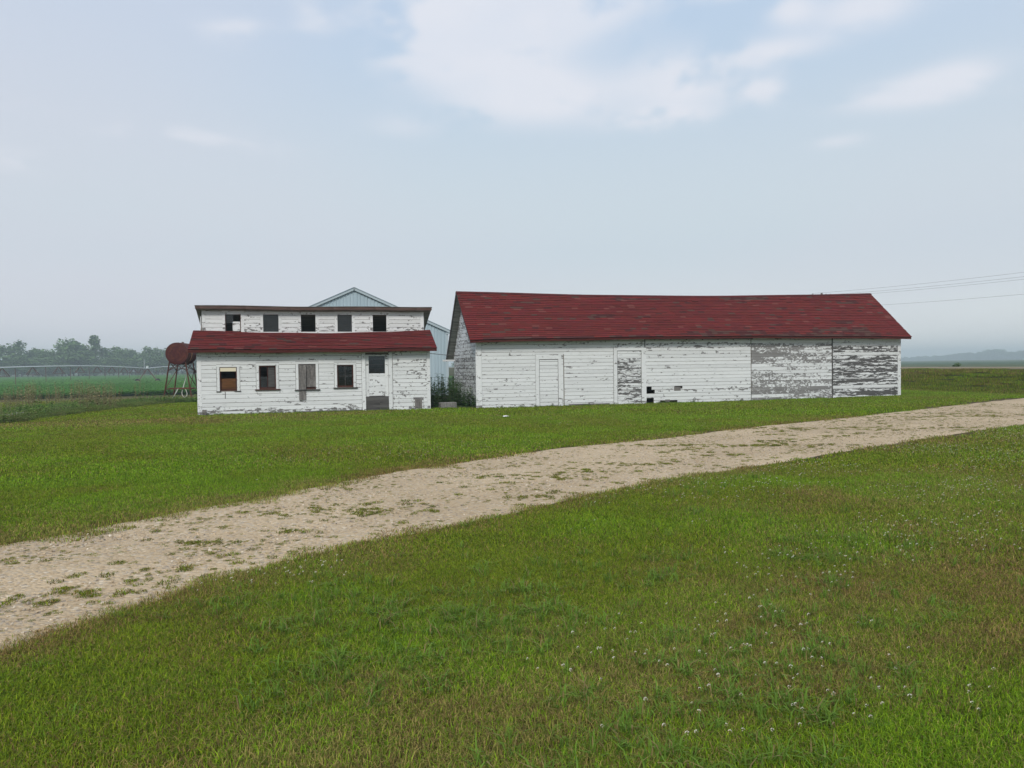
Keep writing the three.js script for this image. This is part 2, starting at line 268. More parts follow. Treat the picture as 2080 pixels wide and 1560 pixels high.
grainT.repeat.set(0.6, 0.6);
const grainV = tex(512, 512, (i, j, u, v) => { const g = fbm(u * 180, v * 6, 3, 5), k = fbm(u * 14, v * 4, 3, 6), b = fbm(u * 30, v * 30, 3, 19); const w = clamp(0.32 + 0.36 * g + 0.3 * k + 0.25 * b) * 235; return [w, w, w]; });
grainV.repeat.set(0.8, 0.8);
const wood = (r, g, b, v) => S({ color: lin(r, g, b), map: v ? grainV : grainT, bumpMap: v ? grainV : grainT, bumpScale: 0.003, roughness: 0.9 });
const M = {
  grey: wood(0.28, 0.265, 0.25), greyV: wood(0.34, 0.32, 0.305, true), greyDark: wood(0.15, 0.145, 0.14), soffit: wood(0.42, 0.43, 0.38), inside: wood(0.25, 0.2, 0.15), dirt: S({ color: lin(0.14, 0.11, 0.08), roughness: 1 }),
  sashRed: wood(0.12, 0.045, 0.035), fascia: wood(0.14, 0.035, 0.03), fasciaWorn: wood(0.2, 0.13, 0.11), brownBoard: wood(0.22, 0.10, 0.04), cream: S({ color: lin(0.72, 0.66, 0.5), roughness: 0.8 }),
  glass: new THREE.MeshPhysicalMaterial({ color: lin(0.85, 0.9, 0.9), roughness: 0.08, transmission: 1, thickness: 0, ior: 1.5, side: THREE.DoubleSide }),
  dustGlass: new THREE.MeshPhysicalMaterial({ color: lin(0.7, 0.73, 0.75), roughness: 0.32, transmission: 1, thickness: 0, ior: 1.5, side: THREE.DoubleSide }),
  concrete: S({ color: lin(0.42, 0.41, 0.38), roughness: 0.95, map: grainV, bumpMap: grainV, bumpScale: 0.004 }),
};

// one shiplap board along x: flat face with a rabbet at its top edge; uv in metres of wall
function boardGeo(x0, x1, y0, y1, z, uo, vo, T = 0.027) {
  const b = new GB();
  const prof = [[0, y0], [T, y0], [T, y1 - 0.004], [T - 0.004, y1], [0, y1]];
  const uv = (x, y) => [x - uo, y - vo];
  for (let k = 0; k < prof.length - 1; k++) {
    const [za, ya] = prof[k], [zb, yb] = prof[k + 1];
    b.quad([x0, ya, z + za], [x1, ya, z + za], [x1, yb, z + zb], [x0, yb, z + zb], null, [uv(x0, ya), uv(x1, ya), uv(x1, yb), uv(x0, yb)]);
  }
  for (const [x, f] of [[x0, 1], [x1, 0]]) for (let k = 1; k < prof.length - 1; k++) { const q = [prof[0], prof[k], prof[k + 1]].map(([zz, y]) => [x, y, z + zz]); b.tri(...(f ? q : q.reverse()), null, uv(x, y0), uv(x, y1), uv(x, y1)); }
  return b.geo();
}
// courses of boards with openings cut out; each board a child of wall
function siding(wall, x0, x1, y0, y1, z, mats, seed, { holes = [], uo = x0, vo = y0, span, joints = [], rag = 0 } = {}) {
  const r = rng(seed); let row = 0;
  for (let y = y0; y < y1 - 0.02; y += ROW, row++) {
    const yt = Math.min(y + ROW, y1), ym = (y + yt) / 2; let segs = [[x0, x1]];
    if (span) { const s = span(ym, y, yt); if (!s) continue; segs = [s]; }
    const cuts = holes.filter((h) => h[2] < yt - 0.004 && h[3] > y + 0.004), xs = new Set();
    if (joints.length && row % 3 === 1) for (const jx of joints) cuts.push([jx + (row % 2) * 0.6 - 0.002, jx + (row % 2) * 0.6 + 0.002, y - 1, yt + 1]);
    for (const h of cuts) { xs.add(h[0]); xs.add(h[1]); }
    const gap = 0.008 + 0.006 * r();
    for (const [p, q] of segs) {
      const bx = [p, ...[...xs].filter((v) => v > p && v < q).sort((a, b) => a - b), q]; let run = null; const out = [];
      for (let k = 0; k < bx.length - 1; k++) {
        const m = (bx[k] + bx[k + 1]) / 2; let lo = y, hi = yt - gap;
        for (const h of cuts) if (m > h[0] && m < h[1]) { if (h[2] <= lo + 0.02) lo = Math.max(lo, h[3]); else hi = Math.min(hi, h[2]); }
        if (hi - lo < 0.015) { run = null; continue; }
        if (run && run[2] === lo && run[3] === hi) run[1] = bx[k + 1]; else out.push(run = [bx[k], bx[k + 1], lo, hi]);
      }
      for (const [a, b, c, d] of out) {
        if (b - a < 0.02) continue;
        const dz = (r() - 0.5) * 0.004, m = mesh('board', boardGeo(a, b, c + 0.001, d, z + dz, uo, vo), pick(mats, r), wall);
        m.rotation.z = (r() - 0.5) * rag; if (rag) m.position.y = -Math.tan(m.rotation.z) * (a + b) / 2;
      }
    }
  }
}
// wall sheet with openings, as boxes tiled round the holes
function sheetGeo(x0, x1, y0, y1, z0, z1, holes) {
  const xs = [...new Set([x0, x1, ...holes.flatMap((h) => [h[0], h[1]])])].filter((v) => v >= x0 && v <= x1).sort((a, b) => a - b), out = [];
  for (let i = 0; i < xs.length - 1; i++) {
    const a = xs[i], b = xs[i + 1], m = (a + b) / 2; let segs = [[y0, y1]];
    for (const h of holes) if (m > h[0] && m < h[1]) segs = segs.flatMap(([p, q]) => h[2] >= q || h[3] <= p ? [[p, q]] : [[p, h[2]], [h[3], q]].filter(([s, t]) => t - s > 0.005));
    for (const [p, q] of segs) { const g = new THREE.BoxGeometry(b - a, q - p, z1 - z0); g.translate(m, (p + q) / 2, (z0 + z1) / 2); out.push(g); }
  }
  return mergeGeometries(out);
}
// shingle courses on a roof plane from eave(x) to ridge(x) = [y, z]; every shingle has its own tilt and tone
const shingleT = tex(256, 256, (i, j) => { const v = 165 + 80 * hash2(i, j, 2) * (0.5 + 0.5 * hash2(i >> 3, j >> 2, 3)); return [v, v, v]; });
const shingleM = S({ vertexColors: true, map: shingleT, roughness: 0.95 });
function shingles(roof, x0, x1, eave, ridge, n, seed, { worn = 0.5, scale = 1, patches = [] } = {}) {
  const r = rng(seed);
  for (let k = 0; k < n; k++) {
    const b = new GB(), tint = 0.95 + 0.1 * r(), kick = r() < 0.12 ? 0.006 : 0;
    let x = x0 - r() * 0.25;
    while (x < x1) {
      const w = 0.26 + 0.1 * r(), xa = Math.max(x0, x + 0.002), xb = Math.min(x1, x + w); x += w; if (xb - xa < 0.02) continue;
      const sag = (r() - 0.5) * 0.004, droop = r() < 0.05 ? -0.02 * r() : 0, lift = 0.017 + 0.008 * r() + kick + (r() < 0.04 ? 0.012 * r() : 0);
      const at = (xx, t, up) => { const e = eave(xx), g = ridge(xx), y = mix(e[0], g[0], t), z = mix(e[1], g[1], t), ny = Math.abs(g[1] - e[1]), nz = (g[0] - e[0]), l = Math.hypot(ny, nz), s = Math.sign(e[1] - g[1]); return [xx, y + up * ny / l, z + s * up * nz / l]; };
      const t0 = (k + droop) / n, t1 = Math.min(1, (k + 1.25) / n), u0 = lift + sag, u1 = 0.004;
      const m = fbm((xa + 50) * 0.9, k * 0.55, 3, seed + 2), m2 = fbm((xa + 9) * 2.6, k * 1.3, 2, seed + 6);
      let c = [0.22, 0.036, 0.035].map((v) => v * tint * (0.87 + 0.22 * r()) * (0.8 + 0.4 * m));
      const bare = patches.some((p) => xa > p[0] && xa < p[1] && k >= p[2] && k <= p[3]) && r() < 0.75 || (m2 > 0.77 - worn * 0.06 && r() < 0.6);
      if (bare) c = r() < 0.5 ? [0.145, 0.075, 0.062] : [0.12, 0.036, 0.036]; else if (r() < 0.03) c = [0.27, 0.08, 0.07];
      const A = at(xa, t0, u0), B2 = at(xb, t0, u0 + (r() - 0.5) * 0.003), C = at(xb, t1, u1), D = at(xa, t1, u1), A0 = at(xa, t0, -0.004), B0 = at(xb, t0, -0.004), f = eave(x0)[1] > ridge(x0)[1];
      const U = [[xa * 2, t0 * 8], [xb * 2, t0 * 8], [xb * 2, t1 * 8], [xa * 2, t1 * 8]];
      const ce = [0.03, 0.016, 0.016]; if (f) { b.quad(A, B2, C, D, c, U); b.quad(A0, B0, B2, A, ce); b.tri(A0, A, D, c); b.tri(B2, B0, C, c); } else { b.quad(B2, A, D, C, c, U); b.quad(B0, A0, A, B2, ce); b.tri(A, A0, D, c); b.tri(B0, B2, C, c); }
    }
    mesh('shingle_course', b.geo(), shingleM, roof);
  }
}
// a slab that follows two curves along x (roof deck, fascia)
function slabGeo(x0, x1, lo, hi, thick, n = 24) {
  const b = new GB(), dx = (x1 - x0) / n;
  for (let i = 0; i < n; i++) {
    const xa = x0 + i * dx, xb = xa + dx, q = (x, f, dn) => { const p = f(x); return [x, p[0] - dn, p[1]]; };
    const a = q(xa, lo, 0), c = q(xb, lo, 0), d = q(xb, hi, 0), e = q(xa, hi, 0), a2 = q(xa, lo, thick), c2 = q(xb, lo, thick), d2 = q(xb, hi, thick), e2 = q(xa, hi, thick);
    const uv = (p) => [p[0], p[2] + p[1]];
    for (const f of [[a, c, d, e], [e2, d2, c2, a2], [a2, c2, c, a], [e, d, d2, e2]]) b.quad(...f, null, f.map(uv));
    if (i === 0) b.quad(a2, a, e, e2, null, [a2, a, e, e2].map((p) => [p[2], p[1]])); if (i === n - 1) b.quad(c, c2, d2, d, null, [c, c2, d2, d].map((p) => [p[2], p[1]]));
  }
  return b.geo();
}

// side wall facing -x (s = -1) or +x (s = 1): local x runs along +z or -z
function sideWall(parent, x, s, zb, zf, y0, top, mats, seed, backMat, opts = {}) {
  const conv = (z) => s < 0 ? z : -z, A = Math.min(conv(zb), conv(zf)), B = Math.max(conv(zb), conv(zf));
  const sh = new THREE.Shape(); sh.moveTo(A, y0); sh.lineTo(B, y0);
  const N = 24; for (let i = 0; i <= N; i++) { const lx = mix(B, A, i / N); sh.lineTo(lx, top(s < 0 ? lx : -lx)); } sh.closePath();
  const g = new THREE.ExtrudeGeometry(sh, { depth: 0.03, bevelEnabled: false }); g.translate(0, 0, -0.03);
  const w = mesh('side_wall', g, backMat, parent, [x, 0, 0]); w.rotation.y = s < 0 ? -Math.PI / 2 : Math.PI / 2;
  siding(w, A, B, y0, 9, 0.001, mats, seed, { uo: A, vo: y0, ...opts, span: (ym, ya, yb) => { if (ya > 6) return null; let p = A, q = B; const step = 0.04; while (p < q && top(s < 0 ? p : -p) < yb) p += step; while (q > p && top(s < 0 ? q : -q) < yb) q -= step; return q - p > 0.08 ? [p, q] : null; } });
  return w;
}
function casing(win, x0, x1, y0, y1, z, w, r) { // white boards round an opening
  for (const [a, b, c, d] of [[x0 - w, x0, y0 - 0.02, y1], [x1, x1 + w, y0 - 0.02, y1], [x0 - w - 0.01, x1 + w + 0.01, y1 + 0.002, y1 + w]]) { box('trim', a, b, c, d, z, z + 0.03, pick(P.trim, r), win); }
}
function brokenSill(win, x0, x1, y, z, mat) { box('sill', x0, x1, y - 0.045, y, z, z + 0.09, mat, win, 0.008); }

// ------------------------------------------------------------------ poultry house with a raised rear roof
{
  const H = thing('poultry_house', 'white two-tier poultry house with a red skirt roof below five upper windows', 'building', [-3.73, -0.15, -30.6]);
  const r = rng(301), W = 8.64, D = -5.7;
  const wins = [[0.76, 1.37, 0.92, 1.8], [2.16, 2.77, 0.96, 1.84], [3.6, 4.24, 0.92, 1.88], [5.04, 5.66, 0.97, 1.83]];
  const doorO = [6.13, 7.02, 0.0, 2.24];
  const holes = [...wins, doorO], cut = [...wins.map(([a, b, c, d]) => [a - 0.112, b + 0.112, c - 0.035, d + 0.11]), [5.975, 7.18, -1, 3]];
  // front wall
  const fw = mesh('front_wall', sheetGeo(0, W, 0.02, 2.62, -0.05, 0, holes), M.inside, H);
  siding(fw, 0.13, 7.0, 0.0, 2.6, 0.001, P.houseA, 311, { holes: cut, uo: 0, vo: 0, rag: 0.0016 });
  siding(fw, 7.19, W - 0.1, 0.0, 2.6, 0.001, P.houseB, 313, { holes: [[7.98, 8.4, 0.03, 0.5]], uo: 7.1, vo: 0, rag: 0.002 });
  box('corner_board', -0.03, 0.128, -0.06, 2.45, -0.06, 0.035, P.trim[0], fw);
  box('corner_board', W - 0.098, W + 0.04, 0.0, 2.45, -0.06, 0.035, P.trim[1], fw);
  box('base_board', 3.7, 6.0, 0.0, 0.075, 0.023, 0.045, M.grey, fw);
  box('nailed_board', 7.42, W - 0.12, 2.03, 2.15, 0.024, 0.046, P.barnA[0], fw);
  const hat = box('vent_hatch', 7.99, 8.39, 0.03, 0.48, 0.0, 0.022, P.barnDoor[0], fw); hat.userData.label = 'flaking grey wooden hatch low in the wall';
  box('hatch_panel', 8.04, 8.34, 0.06, 0.45, 0.023, 0.032, M.greyV, hat);
  // lower windows
  wins.forEach(([a, b, c, d], i) => {
    const w = new THREE.Group(); w.name = 'window'; H.add(w); casing(w, a, b, c, d, 0.001, 0.1, r);
    const fr = (x0, x1, y0, y1, z0 = -0.05, z1 = -0.01, m = M.sashRed) => box('sash', x0, x1, y0, y1, z0, z1, m, w);
    if (i !== 0) brokenSill(w, a - 0.15, b + 0.16, c - 0.01, 0.0, i === 1 ? M.sashRed : M.greyDark); else { box('sill', a - 0.12, a + 0.05, c - 0.05, c - 0.015, 0, 0.06, M.greyDark, w); box('sill', b - 0.1, b + 0.14, c - 0.045, c - 0.01, 0, 0.06, M.greyDark, w); box('crack_board', a + 0.17, a + 0.2, c - 0.3, c - 0.04, 0.02, 0.03, M.greyDark, w); }
    fr(a + 0.001, a + 0.045, c, d); fr(b - 0.045, b - 0.001, c, d); fr(a + 0.046, b - 0.046, d - 0.045, d); fr(a + 0.046, b - 0.046, c, c + 0.055);
    if (i === 0) { const s = box('blind', a + 0.02, b - 0.03, d - 0.16, d - 0.02, -0.009, 0.0, M.cream, w); s.userData.label = 'cream roller blind'; box('plywood', a + 0.05, b - 0.05, c + 0.06, c + 0.45, -0.07, -0.055, M.brownBoard, w); }
    if (i === 1) { box('board_patch', (a + b) / 2 + 0.0, b - 0.05, c + 0.06, d - 0.05, -0.075, -0.055, M.greyDark, w); mesh('pane', boxGeo(a + 0.046, (a + b) / 2, c + 0.056, c + 0.46, -0.032, -0.028, 0.0005), M.dustGlass, w); box('sash', (a + b) / 2 - 0.012, (a + b) / 2 + 0.012, c + 0.056, d - 0.046, -0.05, -0.02, M.sashRed, w); }
    if (i === 2) { const p = box('plywood', a + 0.28, b + 0.02, c + 0.08, d - 0.02, -0.03, -0.008, M.greyV, w); p.userData.label = 'weathered grey plywood sheet'; const q = box('loose_plank', a + 0.0, a + 0.26, c - 0.37, d + 0.02, 0.034, 0.058, M.greyV, w); q.rotation.z = -0.012; q.userData.label = 'long grey plank nailed over the window'; }
    if (i === 3) { const mx = (a + b) / 2, my = (c + d) / 2; box('muntin', mx - 0.012, mx + 0.012, c + 0.056, d - 0.046, -0.045, -0.015, M.greyDark, w); box('muntin', a + 0.046, b - 0.046, my - 0.012, my + 0.012, -0.043, -0.017, M.greyDark, w); for (const [p, q] of [[a + 0.046, mx], [mx, b - 0.046]]) for (const [s, t] of [[c + 0.056, my], [my, d - 0.046]]) mesh('pane', boxGeo(p + 0.013, q - 0.013, s + 0.013, t - 0.013, -0.032, -0.028, 0.0005), M.glass, w); }
  });
  // door
  {
    const d = new THREE.Group(); d.name = 'door'; H.add(d); const [a, b] = doorO;
    box('jamb', 5.985, 6.128, 0.0, 2.45, 0.0, 0.04, P.trim[0], d); box('jamb', 7.022, 7.172, 0.0, 2.45, 0.0, 0.05, P.trim[1], d);
    box('stile', a, a + 0.13, 0.06, 2.22, -0.05, -0.012, P.trim[2], d); box('stile', b - 0.13, b, 0.06, 2.22, -0.05, -0.012, P.trim[0], d);
    box('rail', a + 0.131, b - 0.131, 2.17, 2.22, -0.05, -0.012, P.trim[0], d); box('rail', a + 0.131, b - 0.131, 1.38, 1.48, -0.05, -0.012, P.trim[1], d);
    box('panel', a + 0.131, b - 0.131, 0.99, 1.375, -0.045, -0.02, P.houseB[0], d); box('panel', a + 0.131, b - 0.131, 0.6, 0.985, -0.045, -0.02, P.houseB[1], d);
    mesh('pane', boxGeo(a + 0.131, b - 0.131, 1.481, 2.169, -0.036, -0.03, 0.0005), M.glass, d);
    const k = box('kick_board', a + 0.002, b + 0.004, 0.06, 0.58, -0.011, 0.012, M.greyDark, d); k.userData.label = 'dark grey bare plywood at the foot of the door';
    box('threshold', a - 0.01, b + 0.02, 0.0, 0.058, -0.05, 0.03, M.grey, d);
  }
  // upper wall
  const uz = -1.3, ups = [[0.88, 1.46], [2.29, 2.87], [3.73, 4.29], [5.15, 5.72], [6.56, 7.11]].map(([a, b]) => [a, b, 3.18, 3.86]);
  const uw = mesh('upper_wall', sheetGeo(0.03, W, 2.95, 4.1, uz - 0.05, uz, ups), M.inside, H);
  siding(uw, 0.17, W - 0.13, 3.05, 4.1, uz + 0.001, P.upper, 317, { holes: ups.map(([a, b, c, d]) => [a - 0.11, b + 0.12, c - 0.2, d + 0.3]), uo: 0, vo: 3.05, rag: 0.0015 });
  box('corner_board', 0.03, 0.168, 3.0, 4.08, uz - 0.05, uz + 0.03, P.trim[1], uw); box('corner_board', W - 0.128, W + 0.01, 3.0, 4.08, uz - 0.05, uz + 0.03, P.trim[0], uw);
  ups.forEach(([a, b, c, d], i) => {
    const w = new THREE.Group(); w.name = 'window'; H.add(w);
    for (const [p, q] of [[a - 0.11, a], [b, b + 0.12]]) box('trim', p, q, c - 0.16, d + 0.2, uz, uz + 0.028, P.trim[(i + (p < a ? 0 : 1)) % 4], w);
    box('trim', a + 0.001, b - 0.001, d, d + 0.2, uz, uz + 0.026, P.trim[1], w); box('sill', a + 0.001, b - 0.001, c - 0.16, c - 0.004, uz, uz + 0.03, P.trim[2], w);
    if (i === 1 || i === 3) { box('sash', a + 0.001, b - 0.001, d - 0.03, d - 0.001, uz - 0.045, uz - 0.01, M.greyDark, w); mesh('pane', boxGeo(a + 0.002, b - 0.002, c + 0.002, d - 0.031, uz - 0.034, uz - 0.028, 0.0005), M.dustGlass, w); }
    if (i === 0) { box('sash', a + 0.001, a + 0.03, c, d, uz - 0.045, uz - 0.01, M.sashRed, w); box('sash', b - 0.03, b - 0.001, c, d, uz - 0.045, uz - 0.01, M.sashRed, w); box('sash', a + 0.031, b - 0.031, c, c + 0.03, uz - 0.045, uz - 0.01, M.sashRed, w); mesh('pane', boxGeo(a + 0.031, a + 0.29, c + 0.34, d - 0.002, uz - 0.034, uz - 0.028, 0.0005), M.dustGlass, w); const q = box('board_patch', a + 0.27, b - 0.032, c + 0.031, c + 0.4, uz - 0.05, uz - 0.03, P.upper[0], w); q.userData.label = 'white board filling the lower corner'; }
  });
  // skirt roof
  const sk = new THREE.Group(); sk.name = 'skirt_roof'; H.add(sk);
  const x0 = -0.27, x1 = W + 0.26, tt = (x) => clamp((x - x0) / (x1 - x0));
  const eave = (x) => [2.475 + 0.012 * Math.sin(x * 1.9) - 0.03 * Math.sin(Math.PI * tt(x)), 0.36], rid = (x) => [3.24 - 0.115 * Math.sin(Math.PI * tt(x)) + 0.01 * Math.sin(x * 2.3), uz + 0.025];
  mesh('deck', slabGeo(x0 + 0.01, x1 - 0.01, (x) => [eave(x)[0] - 0.012, 0.345], (x) => [rid(x)[0] - 0.012, uz + 0.026], 0.05), M.soffit, sk);
  mesh('fascia', slabGeo(x0, x1, (x) => [eave(x)[0] - 0.014, 0.372], (x) => [eave(x)[0] - 0.006, 0.347], 0.115), M.fascia, sk);
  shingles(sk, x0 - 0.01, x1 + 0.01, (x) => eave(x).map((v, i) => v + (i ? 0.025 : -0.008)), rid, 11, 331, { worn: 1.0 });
  box('frieze', 0.13, W - 0.12, 2.3, 2.5, 0.026, 0.05, P.houseA[1], fw);
  // rear roof, sloping away
  const rr = new THREE.Group(); rr.name = 'rear_roof'; H.add(rr);
  const ty = (z) => 4.14 + 0.414 * (z + 1.05), top = (z) => (x) => [ty(z) + 0.012 * Math.sin(x * 1.3) - 0.02 * Math.sin(Math.PI * tt(x)), z];
  mesh('deck', slabGeo(-0.16, W + 0.3, top(-1.04), top(-6.1), 0.045), M.soffit, rr);
  mesh('fascia', slabGeo(-0.17, W + 0.31, (x) => [top(-1.0)(x)[0] - 0.006, -1.0], (x) => [top(-1.0)(x)[0] - 0.006, -1.035], 0.1), M.fasciaWorn, rr);
  mesh('drip_edge', slabGeo(-0.18, W + 0.32, (x) => [top(-0.98)(x)[0] + 0.02, -0.98], (x) => [top(-1.3)(x)[0] + 0.02, -1.3], 0.016), M.grey, rr);
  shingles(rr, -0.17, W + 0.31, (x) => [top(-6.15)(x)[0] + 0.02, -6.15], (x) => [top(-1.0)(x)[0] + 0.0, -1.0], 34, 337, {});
  // sides, back, floor
  const prof = (z) => z > uz ? Math.min(2.4 + (0.3 - z) * 0.46, 3.2) : ty(z) - 0.06;
  sideWall(H, 0.0, -1, D, -0.07, 0.02, prof, P.houseA, 341, M.inside); sideWall(H, W, 1, D, -0.07, 0.02, prof, P.houseA, 343, M.inside);
  mesh('back_wall', sheetGeo(0, W, 0.02, 2.1, D - 0.05, D, []), M.inside, H);
  box('floor', 0.04, W - 0.04, -0.2, 0.02, D, -0.06, M.dirt, H);
}

// ------------------------------------------------------------------ long shed
{
  const B = thing('long_shed', 'long white clapboard shed with flaking paint under a sagging red shingle roof', 'building', [7.0, -0.22, -31.2]);
  const r = rng(401), W = 21.1, D = -4.8, top = 3.02;
  const tt = (x) => clamp((x + 0.35) / (W + 0.7)), sag = (x) => Math.sin(Math.PI * tt(x));
  const ef = (x) => [2.86 + 0.09 * sag(x) + 0.07 * tt(x) + 0.01 * Math.sin(x * 1.1), 0.4];
  const rg = (x) => [5.09 - 0.16 * sag(x) + 0.17 * tt(x) + 0.006 * Math.sin(x * 0.9), -2.4];
  const er = (x) => [2.12 + 0.04 * sag(x), -5.05];
  const dr1 = [2.71, 3.55, 0.06, 2.03], dr2 = [6.27, 7.41, 0.05, 2.37];
  const gaps = [[7.61, 8.05, 0.47, 0.64], [7.61, 7.9, 0.64, 0.78], [7.61, 8.0, -0.1, 0.28], [8.3, 9.15, -0.1, 0.13], [9.0, 9.4, 0.66, 0.78]];
  const fw = mesh('front_wall', sheetGeo(0, W, 0, top, -0.06, 0, gaps), M.inside, B);
  const rag = { rag: 0.0012, vo: 0 };
  siding(fw, 0.21, 6.08, 0.0, top, 0.001, P.barnA, 411, { holes: [[2.53, 3.82, -1, 2.24]], uo: 0, joints: [], ...rag });
  siding(fw, 6.09, 7.56, 2.5, top, 0.001, P.barnC, 413, { uo: 5, vo: 0.0, rag: 0 });
  siding(fw, 7.61, 12.86, 0.0, top, 0.001, P.barnC, 417, { holes: gaps, uo: 7, ...rag });
  siding(fw, 12.9, 17.2, 0.0, top, 0.001, P.barnD, 419, { uo: 12.9, joints: [14.0, 15.6], ...rag });
  siding(fw, 17.27, 20.94, 0.03, top, 0.012, P.barnE, 421, { uo: 17.27, ...rag });
  box('corner_board', -0.05, 0.2, -0.06, top - 0.05, -0.02, 0.045, P.trim[0], fw); box('corner_board', 20.95, 21.13, 0.02, top, -0.06, 0.04, P.trim[2], fw);
  box('post', 7.565, 7.605, 0.0, top, -0.01, 0.035, M.greyDark, fw); box('post', 17.21, 17.262, 0.0, top, -0.01, 0.02, M.greyDark, fw); box('post', 12.865, 12.895, 0.0, 0.5, -0.01, 0.012, M.greyDark, fw);
  box('sill_beam', 0.2, 6.08, -0.1, -0.004, -0.12, -0.01, M.greyDark, fw); box('sill_beam', 17.2, 21.1, -0.12, 0.025, -0.14, -0.01, M.greyDark, fw);
  for (const [a, b, c, d, t] of [[8.55, 8.78, 0.0, 0.11, 0.03], [8.98, 9.3, 0.62, 0.8, -0.02], [2.73, 3.54, 0.0, 0.055, 0.0], [4.0, 5.9, 0.02, 0.1, 0.0]]) { const m = box('patch_board', a, b, c, d, 0.012, 0.034, M.grey, fw); m.rotation.z = t * 0.3; }
  // track of the sliding door
  box('door_track', 7.6, 12.95, 2.86, 2.92, 0.03, 0.09, M.greyDark, fw);
  for (let x = 8.0; x < 12.9; x += 0.78) box('track_bracket', x, x + 0.05, 2.82, 2.96, 0.091, 0.11, M.grey, fw);
  // doors
  const mkDoor = (o, jw, seed, mats, uo, headTop) => {
    const d = new THREE.Group(); d.name = 'door'; B.add(d); const [a, b, c, e] = o;
    box('jamb', a - jw, a - 0.006, 0.0, e + 0.004, 0.0, 0.042, P.trim[1], d); box('jamb', b + 0.006, b + jw + 0.06, 0.0, e + 0.004, 0.0, 0.042, P.trim[3], d); box('head', a - jw, b + jw + 0.06, e + 0.006, headTop, 0.0, 0.044, P.trim[0], d);
    const leaf = mesh('leaf', boxGeo(a, b, c, e, 0.0005, 0.004), M.greyDark, d);
    siding(leaf, a + 0.014, b - 0.016, c, e - 0.012, 0.005, mats, seed, { uo, vo: 0, rag: 0.001 });
    return d;
  };
  mkDoor(dr1, 0.17, 431, P.barnA, 0, 2.235).userData.label = 'narrow door clad in the same white boards';
  const d2 = mkDoor(dr2, 0.17, 433, P.barnDoor, 6.2, 2.5); d2.userData.label = 'door stripped mostly to bare dark wood';
  box('step_board', 6.2, 7.45, -0.04, 0.05, 0.03, 0.09, P.barnA[0], d2);
  // roof
  const rf = new THREE.Group(); rf.name = 'roof'; B.add(rf); const X0 = -0.35, X1 = W + 0.3;
  const dn = (f, y, z) => (x) => { const q = f(x); return [q[0] + y, q[1] + z]; };
  mesh('deck', slabGeo(X0 + 0.01, X1 - 0.01, dn(ef, -0.015, -0.02), dn(rg, -0.015, 0), 0.05), M.soffit, rf);
  mesh('deck', slabGeo(X0 + 0.01, X1 - 0.01, dn(rg, -0.015, 0), dn(er, -0.015, 0.02), 0.05), M.soffit, rf);
  mesh('fascia', slabGeo(X0, X1, dn(ef, -0.014, 0.004), dn(ef, -0.002, -0.02), 0.1), M.fascia, rf);
  const rake = (f, g) => { const b = new GB(); const q = (p, dy, x) => [x, p[0] + dy, p[1]]; for (const [xe, s] of [[X0, 1], [X1, 0]]) { const a = f(xe), c = g(xe); for (const x of [xe + (s ? -0.0 : -0.025), xe + (s ? 0.025 : 0)]) b.quad(q(a, -0.12, x), q(c, -0.12, x), q(c, -0.004, x), q(a, -0.004, x)); b.quad(q(a, -0.12, xe), q(c, -0.12, xe), q(c, -0.12, xe + (s ? 0.025 : -0.025)), q(a, -0.12, xe + (s ? 0.025 : -0.025))); } return b.geo(); };
  const rakeM = M.greyDark.clone(); rakeM.side = THREE.DoubleSide;
  mesh('rake_board', rake(ef, rg), rakeM, rf); mesh('rake_board', rake(er, rg), rakeM, rf);
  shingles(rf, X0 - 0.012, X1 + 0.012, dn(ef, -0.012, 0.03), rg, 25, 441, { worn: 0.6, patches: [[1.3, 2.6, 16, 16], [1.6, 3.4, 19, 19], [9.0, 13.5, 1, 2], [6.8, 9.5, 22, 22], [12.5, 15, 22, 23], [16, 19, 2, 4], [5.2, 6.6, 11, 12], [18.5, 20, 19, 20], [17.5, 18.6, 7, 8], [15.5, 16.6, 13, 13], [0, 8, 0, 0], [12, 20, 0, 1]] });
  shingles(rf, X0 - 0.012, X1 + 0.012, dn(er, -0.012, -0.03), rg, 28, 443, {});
  { const b = new GB(); for (let i = 0; i < 70; i++) { const xa = mix(X0 - 0.015, X1 + 0.015, i / 70), xb = mix(X0 - 0.015, X1 + 0.015, (i + 1.08) / 70), y = (x) => rg(x)[0] + 0.022, c = [0.12 + 0.05 * r(), 0.03, 0.032]; b.quad([xa, y(xa) - 0.09, -2.27], [xb, y(xb) - 0.09, -2.27], [xb, y(xb), -2.4], [xa, y(xa), -2.4], c); b.quad([xa, y(xa), -2.4], [xb, y(xb), -2.4], [xb, y(xb) - 0.12, -2.53], [xa, y(xa) - 0.12, -2.53], c); } mesh('ridge_cap', b.geo(), shingleM, rf); }
  // gable ends
  const under = (xx) => (z) => { const a = ef(xx), b = rg(xx), c = er(xx); return (z > -2.4 ? mix(b[0], a[0], (z + 2.4) / 2.8) : mix(b[0], c[0], (-2.4 - z) / 2.65)) - 0.075; };
  sideWall(B, 0, -1, D, -0.022, 0.1, under(-0.1), P.gable, 451, M.inside, { joints: [-3.4, -1.7], rag: 0.002 }).userData.label = 'gable end of grey weathered boards with cracked white paint';
  sideWall(B, W, 1, D, -0.065, 0.05, under(W + 0.1), P.barnE, 453, M.inside);
  box('foundation', -0.06, 0.03, -0.3, 0.1, D, -0.03, M.sashRed, B);
  box('back_wall', 0, W, 0, 2.2, D - 0.06, D, M.inside, B);
  box('floor', 0.03, W - 0.03, -0.15, 0.0, D, -0.13, M.dirt, B);
  box('rafter_tail', -0.6, 0.02, 2.02, 2.1, -4.72, -4.62, P.trim[2], B);
}

